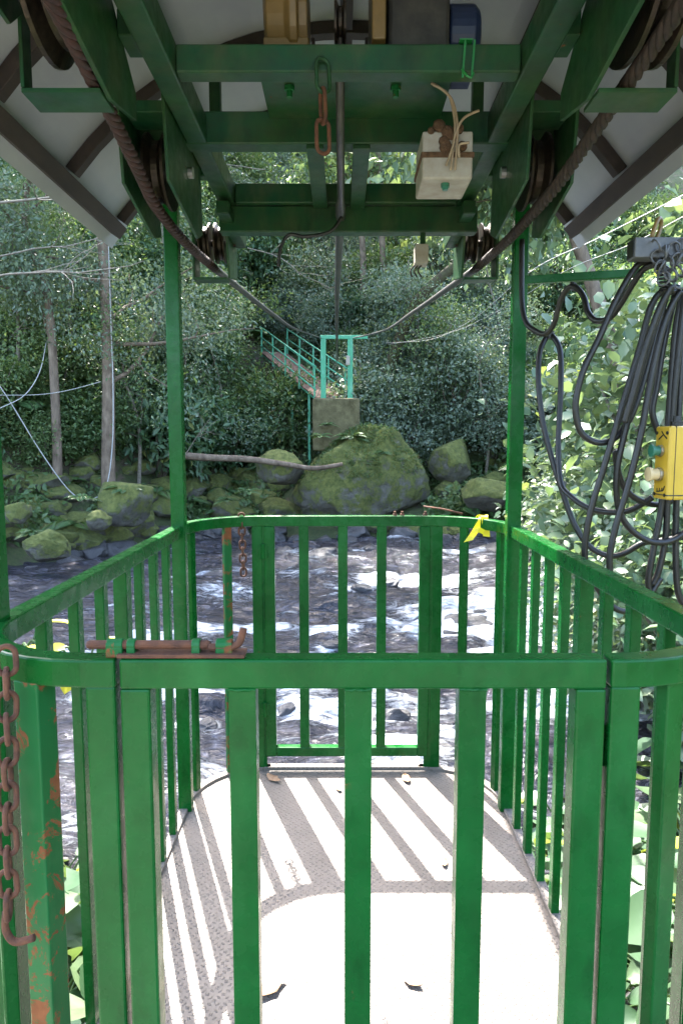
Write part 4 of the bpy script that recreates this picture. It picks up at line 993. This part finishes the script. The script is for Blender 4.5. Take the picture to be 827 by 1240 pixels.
b0 = Vector((5.6, 12.6, gz(5.6, 12.6) - .2))  # added tree, crown kept out of view, blocks sun from right bank shrubs
make_tree('bank_tree', b0, [(0, 0, 0), (-.4, 0, 4), (-1.6, .1, 7.6), (-3.0, .2, 10.5)], .2, .06, 'bark', 14, 210, 40, .24, .5, 'leaf_lime', 'tall lime-leaved tree added on the right bank to shade its shrubs', crown_from=.68)

for i, (u, v, d, h) in enumerate([(20, 470, 17, 4.2), (95, 480, 19, 4.8), (165, 500, 18, 4.4), (240, 470, 20, 5), (265, 430, 22, 5), (500, 440, 23, 4.5), (545, 470, 22, 4.2), (590, 470, 21, 4.6), (200, 420, 23, 5), (600, 400, 25, 5)]):
    b0 = base_at(u, v, d)
    make_tree('sapling', b0, [(0, 0, 0), (random.uniform(-.15, .15), 0, h * .4), (random.uniform(-.4, .4), -.1, h * .75), (random.uniform(-.6, .6), -.2, h)], .055, .015, 'twig', 9, 90, 45, .10, .3, 'leaf_pale' if i % 2 else 'leaf_mid',
              'slender pale-leaved sapling rising from the far bank shrubs' if i % 2 else 'slender mid green sapling rising from the far bank shrubs', group='pale saplings on the far bank' if i % 2 else 'mid green saplings on the far bank', crown_from=.25)

# shrubs over the far slope
def scatter(n, fx, fy, mind):
    out = []; tries = 0
    while len(out) < n and tries < n * 60:
        tries += 1; x = fx(); y = fy(x)
        if all((x - a) ** 2 + (y - b_) ** 2 > (mind * (1 + .02 * max(0, y - 20))) ** 2 for a, b_ in out): out.append((x, y))
    return out
def on_walk(x, y):
    t = max(0, min(1, ((x - Pn.x) * dr.x + (y - Pn.y) * dr.y) / (dr.x ** 2 + dr.y ** 2))); q = Pn + dr * t
    return math.hypot(x - q.x, y - q.y), q.z
sp_ = scatter(210, lambda: random.uniform(-15, 13), lambda x: float(shore(x)) + 3.4 + 20 * random.random() ** 1.5, 1.05)
for i, (x, y) in enumerate(sp_):
    dw, zw = on_walk(x, y); s = random.uniform(.75, 1.35) * (1 + .02 * (y - 18))
    if dw < 1.6:
        if gz(x, y) + 1.4 * s > zw - .1: s *= .45
        if dw < .9: continue
    if -1.7 < x < 2.6 and y < 21.4: continue
    t = vnoise(np.array([x * .22]), np.array([y * .22]), 77)[0] + random.uniform(-.22, .22)
    if t < .36: pr, kn, nm = random.choice(SH_DARK), 'dark broad-leaved shrub growing on the steep far bank', 'dark shrubs on the far bank'
    elif t < .55: pr, kn, nm = random.choice(SH_MID), 'mid green bushy shrub growing on the steep far bank', 'mid green shrubs on the far bank'
    else: pr, kn, nm = random.choice(SH_PALE), 'pale grey-green shrub growing on the steep far bank', 'pale shrubs on the far bank'
    put_plant('shrub', pr, (x, y, gz(x, y) - .15), random.uniform(0, 6.3), (s, s, s * random.uniform(.8, 1.25)), kn, 'shrub', nm)
for i, (x, y) in enumerate(scatter(120, lambda: random.uniform(-11, 9), lambda x: float(shore(x)) + .9 + 8 * random.random() ** 2, .5)):
    dw, zw = on_walk(x, y)
    if dw < .8 or (-1.6 < x < 2.5 and y < 21.2): continue
    put_plant('fern', FERN[i % 2], (x, y, gz(x, y)), random.uniform(0, 6), random.uniform(.6, 1.3), 'arching green fern clump on the far bank', 'fern', 'ferns on the far bank', ('fronds', 'stalk'))
for i, (u, v, d, s, lab) in enumerate([(300, 590, 17.6, .55, 'light green fern between the stones by the fallen branch'), (150, 588, 15.2, .5, 'pale fern on top of the broad mossy boulder'), (38, 640, 13.2, .45, 'broad-leaved green sprout between the left shore boulders'),
                                   (430, 530, 19.2, .7, 'fern drooping over the front of the huge boulder'), (395, 508, 19.3, .4, 'bright little fern at the foot of the landing block'), (462, 545, 18.9, .5, 'soft fern tuft on the crown of the huge boulder'),
                                   (388, 522, 19.0, .5, 'fern clump rooted at the left foot of the landing block'), (425, 524, 18.9, .55, 'fern clump rooted at the right foot of the landing block'), (275, 600, 17.4, .5, 'pale fern below the fallen branch'), (100, 600, 15.0, .5, 'fern sprouting beside the egg-shaped mossy stone'), (640, 560, 16, 1.1, 'big fern hanging beside the right corner post')]):
    put_plant('fern', FERN[i % 2], atD(u, v + 8, d), i, s, lab, 'fern', None, ('fronds', 'stalk'))
# ground cover: uncountable small leaves
N = 95000
x = RNG.uniform(-17, 15, N); y = shore(x) + .8 + 34 * RNG.random(N) ** 2.3
cl = fbm(x * .8, y * .8, 91, 3); keep = (cl > .40) & ~((np.abs(x - .5) < 1.9) & (y < 21)); x, y, cl = x[keep], y[keep], cl[keep]; n = len(x)
z = ground(x, y) + RNG.random(n) ** 2 * (cl - .3) * 2.2
Nn = rnd_unit(n) * .7 + np.array([0, -.5, .7]); A = rnd_unit(n) + np.array([0, -.3, -.2]); L = RNG.uniform(.08, .22, n) * (1 + .015 * (y - 18))
o = bpy.data.objects.new('undergrowth', leafmesh('undergrowth', [leaves(np.stack([x, y, z], 1), A, Nn, L, L * .55, KITE, np.clip(cl * 1.1 - .2 + RNG.uniform(-.2, .3, n), 0, 1))], 'leaf_mid')); link(o)
tag(o, 'low leafy undergrowth covering the far slope', 'undergrowth', kind='stuff')
# moss tufts and grass on the huge boulder
N = 9000
th = RNG.uniform(0, 2 * PI, N); ph = RNG.uniform(.0, 1.45, N)
import mathutils
bo = [o_ for o_ in bpy.data.objects if o_.name == 'mossy_boulder'][0]; bpy.context.view_layer.update(); inv = bo.matrix_world.inverted()
P, Nb = [], []
for a, c in zip(th, ph):
    dd = Vector((math.cos(a) * math.sin(c), math.sin(a) * math.sin(c), math.cos(c)))
    ok, hit, nrm, _ = bo.ray_cast(dd * 4, -dd)
    if ok: P.append(tuple(bo.matrix_world @ hit)); Nb.append(tuple((bo.matrix_world.to_3x3() @ nrm).normalized()))
P = np.array(P); Nb = np.array(Nb); k = fbm(P[:, 0] * 1.6, P[:, 1] * 1.6 + P[:, 2], 66, 3) > .47; P, Nb = P[k], Nb[k]; n = len(P)
A = Nb + rnd_unit(n) * .8; A[:, 2] -= .3; L = RNG.uniform(.05, .16, n)
o = bpy.data.objects.new('boulder_grass', leafmesh('bg', [leaves(P - Nb * .01, A, rnd_unit(n), L, L * .2, KITE, RNG.random(n))], 'leaf_mid')); link(o)
tag(o, 'short grass and moss tufts on the huge boulder', 'grass', kind='stuff')
# fallen branch and roots
lg = MB().tube(smooth_curve([atD(205, 550, 17.5), atD(250, 554, 17.6), atD(300, 556, 17.7), atD(345, 562, 17.8), atD(380, 567, 17.9), atD(415, 562, 17.9)], 6), [.10 - .0016 * i for i in range(31)], 8)
lg.build('fallen_branch', 'pale_bark', smooth=True, label='long mossy fallen branch lying across the shore boulders', cat='branch')
for i, (u, v, d, di, L, lab) in enumerate([(0, 245, 9, (1, .3, .12), 2.0, 'pale bare branch reaching under the left roof edge'), (-10, 335, 10, (1, .2, .05), 2.4, 'bare grey branch crossing the left foliage'), (0, 310, 12, (1, .2, .25), 2.5, 'thin bare branch above the left shore trees'),
                                        (300, 300, 19, (.9, .1, -.15), 3.0, 'tangle of white dead twigs under the last cross beam'), (215, 560, 17.2, (.5, -.1, .5), 1.6, 'dead twig beside the fallen branch'), (320, 205, 24, (-1, .1, .3), 3.5, 'bare white branch high behind the cross beams'),
                                        (400, 570, 18.4, (-.3, -.1, -1), 1.1, 'dry root hanging beside the huge boulder'), (610, 200, 20, (.2, -.1, -1), 3, 'dead hanging twig on the upper right slope')]):
    bare_branch(atD(u, v, d), di, L, lab).build('bare_branch', 'twig', smooth=True, label=lab, cat='branch')

# leafy shrubs on the right bank close to the cage
SH_LIME = [make_shrub('l%d' % i, 0, 1.5, (1.1, 1.0, 1.5), 80, 34, .125, .66, OVAL, .24, 'leaf_lime') for i in range(2)]
SH_SILV = [make_shrub('s%d' % i, 0, .9, (1.0, .9, .95), 80, 36, .105, .7, OVAL, .22, 'leaf_pale') for i in range(2)]
rs = [(3.2, 5.6, 1.0, 0), (4.0, 6.4, 1.4, 0), (4.2, 8.0, 1.6, 0), (5.6, 8.2, 1.9, 0), (4.9, 10.4, 1.7, 0), (6.4, 11.2, 2.0, 0), (7.4, 14, 2.2, 0), (5.2, 5.0, 1.6, 0)]
labs = ['tall lime green broad-leaved shrub on the right bank beside the cage']
for i, (x, y, s, k) in enumerate(rs):
    put_plant('bank_shrub', SH_LIME[i % 2], (x, y, max(gz(x, y), WZ - .1) - .1), i * 1.1, (s, s, s), labs[0], 'shrub', 'lime green shrubs on the right bank')
for i, (x, y, s) in enumerate([(3.0, 6.6, .8), (3.5, 7.6, 1.0), (3.9, 8.8, 1.1), (3.7, 5.4, .9), (4.3, 10, 1.1), (4.4, 12, 1.2), (5.2, 13.6, 1.4), (5.8, 15.4, 1.5), (3.3, 8.2, .8)]):
    put_plant('bank_shrub', SH_SILV[i % 2], (x, y, max(gz(x, y), WZ - .05) - .05), i * 1.7, s, 'low silvery small-leaved shrub at the right waterside', 'shrub', 'silvery shrubs at the right waterside')
# big-leaved plants below the cage
def unit_leaf(mat, tint, seed):
    r = random.Random(seed); nu, nv = 7, 5; V = []; F = []
    cur = r.uniform(.10, .28); tw = r.uniform(-.12, .12)
    for i in range(nu):
        t = i / (nu - 1); w = .41 * math.sin(PI * min(1, .06 + t * .94)) ** .7 * (1.12 - .35 * t)
        for k in range(nv):
            c = (k - 2) / 2; z = .09 * abs(c) * w * 2 - cur * t * t + tw * c * t + .012 * math.cos(k * PI)
            V.append((t, c * w * r.uniform(.94, 1.04), z))
    for i in range(nu - 1):
        for k in range(nv - 1): F += [i * nv + k, i * nv + k + 1, (i + 1) * nv + k + 1, (i + 1) * nv + k]
    return fastmesh('leaf', np.array(V), np.full(len(F) // 4, 4), np.array(F), mat, np.full(len(V), tint), 'tint', True)
UNIT = {}
def make_bigleaf(n, R, Lf, mat):
    if mat not in UNIT: UNIT[mat] = [unit_leaf(mat, .08 + .13 * k, 50 + k) for k in range(7)]
    mb = MB(); out = []
    for k in range(n):
        a = random.uniform(0, 2 * PI); r_ = R * math.sqrt(random.random()); h = random.uniform(.25, .8) * R * 1.1 - r_ * .25 + .12
        p = Vector((math.cos(a) * r_, math.sin(a) * r_, max(.08, h))); mb.tube(smooth_curve([p * .12, p * .6 + Vector((0, 0, .08)), p], 3), .006, 5)
        A = (Vector((math.cos(a), math.sin(a), -.35)) + Vector(rnd_unit(1)[0]) * .5).normalized(); N_ = Vector((math.cos(a) * .3, math.sin(a) * .3, 1)) + Vector(rnd_unit(1)[0]) * .35
        S_ = N_.cross(A).normalized(); U_ = A.cross(S_); L = Lf * random.uniform(.6, 1.2)
        M = Matrix((A * L, S_ * L, U_ * L)).transposed().to_4x4(); M.translation = p; out.append((M, random.choice(UNIT[mat])))
    o = mb.build('tmp', 'leaf_mid', org=(0, 0, 0)); sm = o.data; bpy.data.objects.remove(o); return out, sm
def put_big(name, pr, loc, rz, sc, label, cat, group):
    t = empty(name, loc, label, cat, group); t.rotation_euler = (0, 0, rz); t.scale = (sc, sc, sc)
    o = bpy.data.objects.new('stalk', pr[1]); COL.objects.link(o); o.parent = t
    for M, me in pr[0]:
        o = bpy.data.objects.new('leaf', me); COL.objects.link(o); o.parent = t; o.matrix_local = M
    return t
BIG = [make_bigleaf(60, .62, .23, 'leaf_big'), make_bigleaf(52, .55, .27, 'leaf_big')]
for i, (x, y, s) in enumerate([(1.45, 3.1, .95), (1.5, 3.9, 1.05), (1.35, 2.45, .7), (1.95, 3.2, 1.3), (1.75, 4.7, 1.1), (2.3, 4.0, 1.4), (1.3, 1.8, .65), (2.7, 5.0, 1.5), (2.45, 6.0, 1.3), (1.8, 2.4, 1.1), (3.2, 4.6, 1.6)]):
    put_big('broadleaf_plant', BIG[i % 2], (x, y, gz(x, y) - .03), i * 2.1, s, 'broad pale green leafed plant crowding the right side below the cage', 'plant', 'broad-leaved plants right of the cage')
for i, (x, y, s) in enumerate([(-1.1, 2.3, .8), (-1.25, 3.1, .8), (-1.8, 2.6, 1.1), (-1.2, 1.5, .8), (-2.2, 3.6, 1.0), (-1.7, 3.6, .8)]):
    put_big('broadleaf_plant', BIG[(i + 1) % 2], (x, y, gz(x, y) - .03), i * 1.3, s, 'broad-leaved plant on the bank below the left railing', 'plant', 'broad-leaved plants left of the cage')
SPR = make_bigleaf(12, .22, .12, 'leaf_yellow')
for (u, v, d, lab) in ((20, 735, 2.6, 'yellow leafed sprig outside the left railing'), (95, 752, 3.2, 'small yellow sprig showing between the left bars')):
    p = atD(u, v + 40, d); t = put_big('sprig', SPR, (p.x, p.y, p.z - .2), .4, .9, lab, 'plant', None)
    zb = gz(p.x, p.y); o = MB().tube([(0, 0, .03), (0.02, 0, (zb - p.z + .2) / .9 - .05)], .008, 5).build('stem', 'twig', t, org=(0, 0, 0)); o.location = (0, 0, 0)
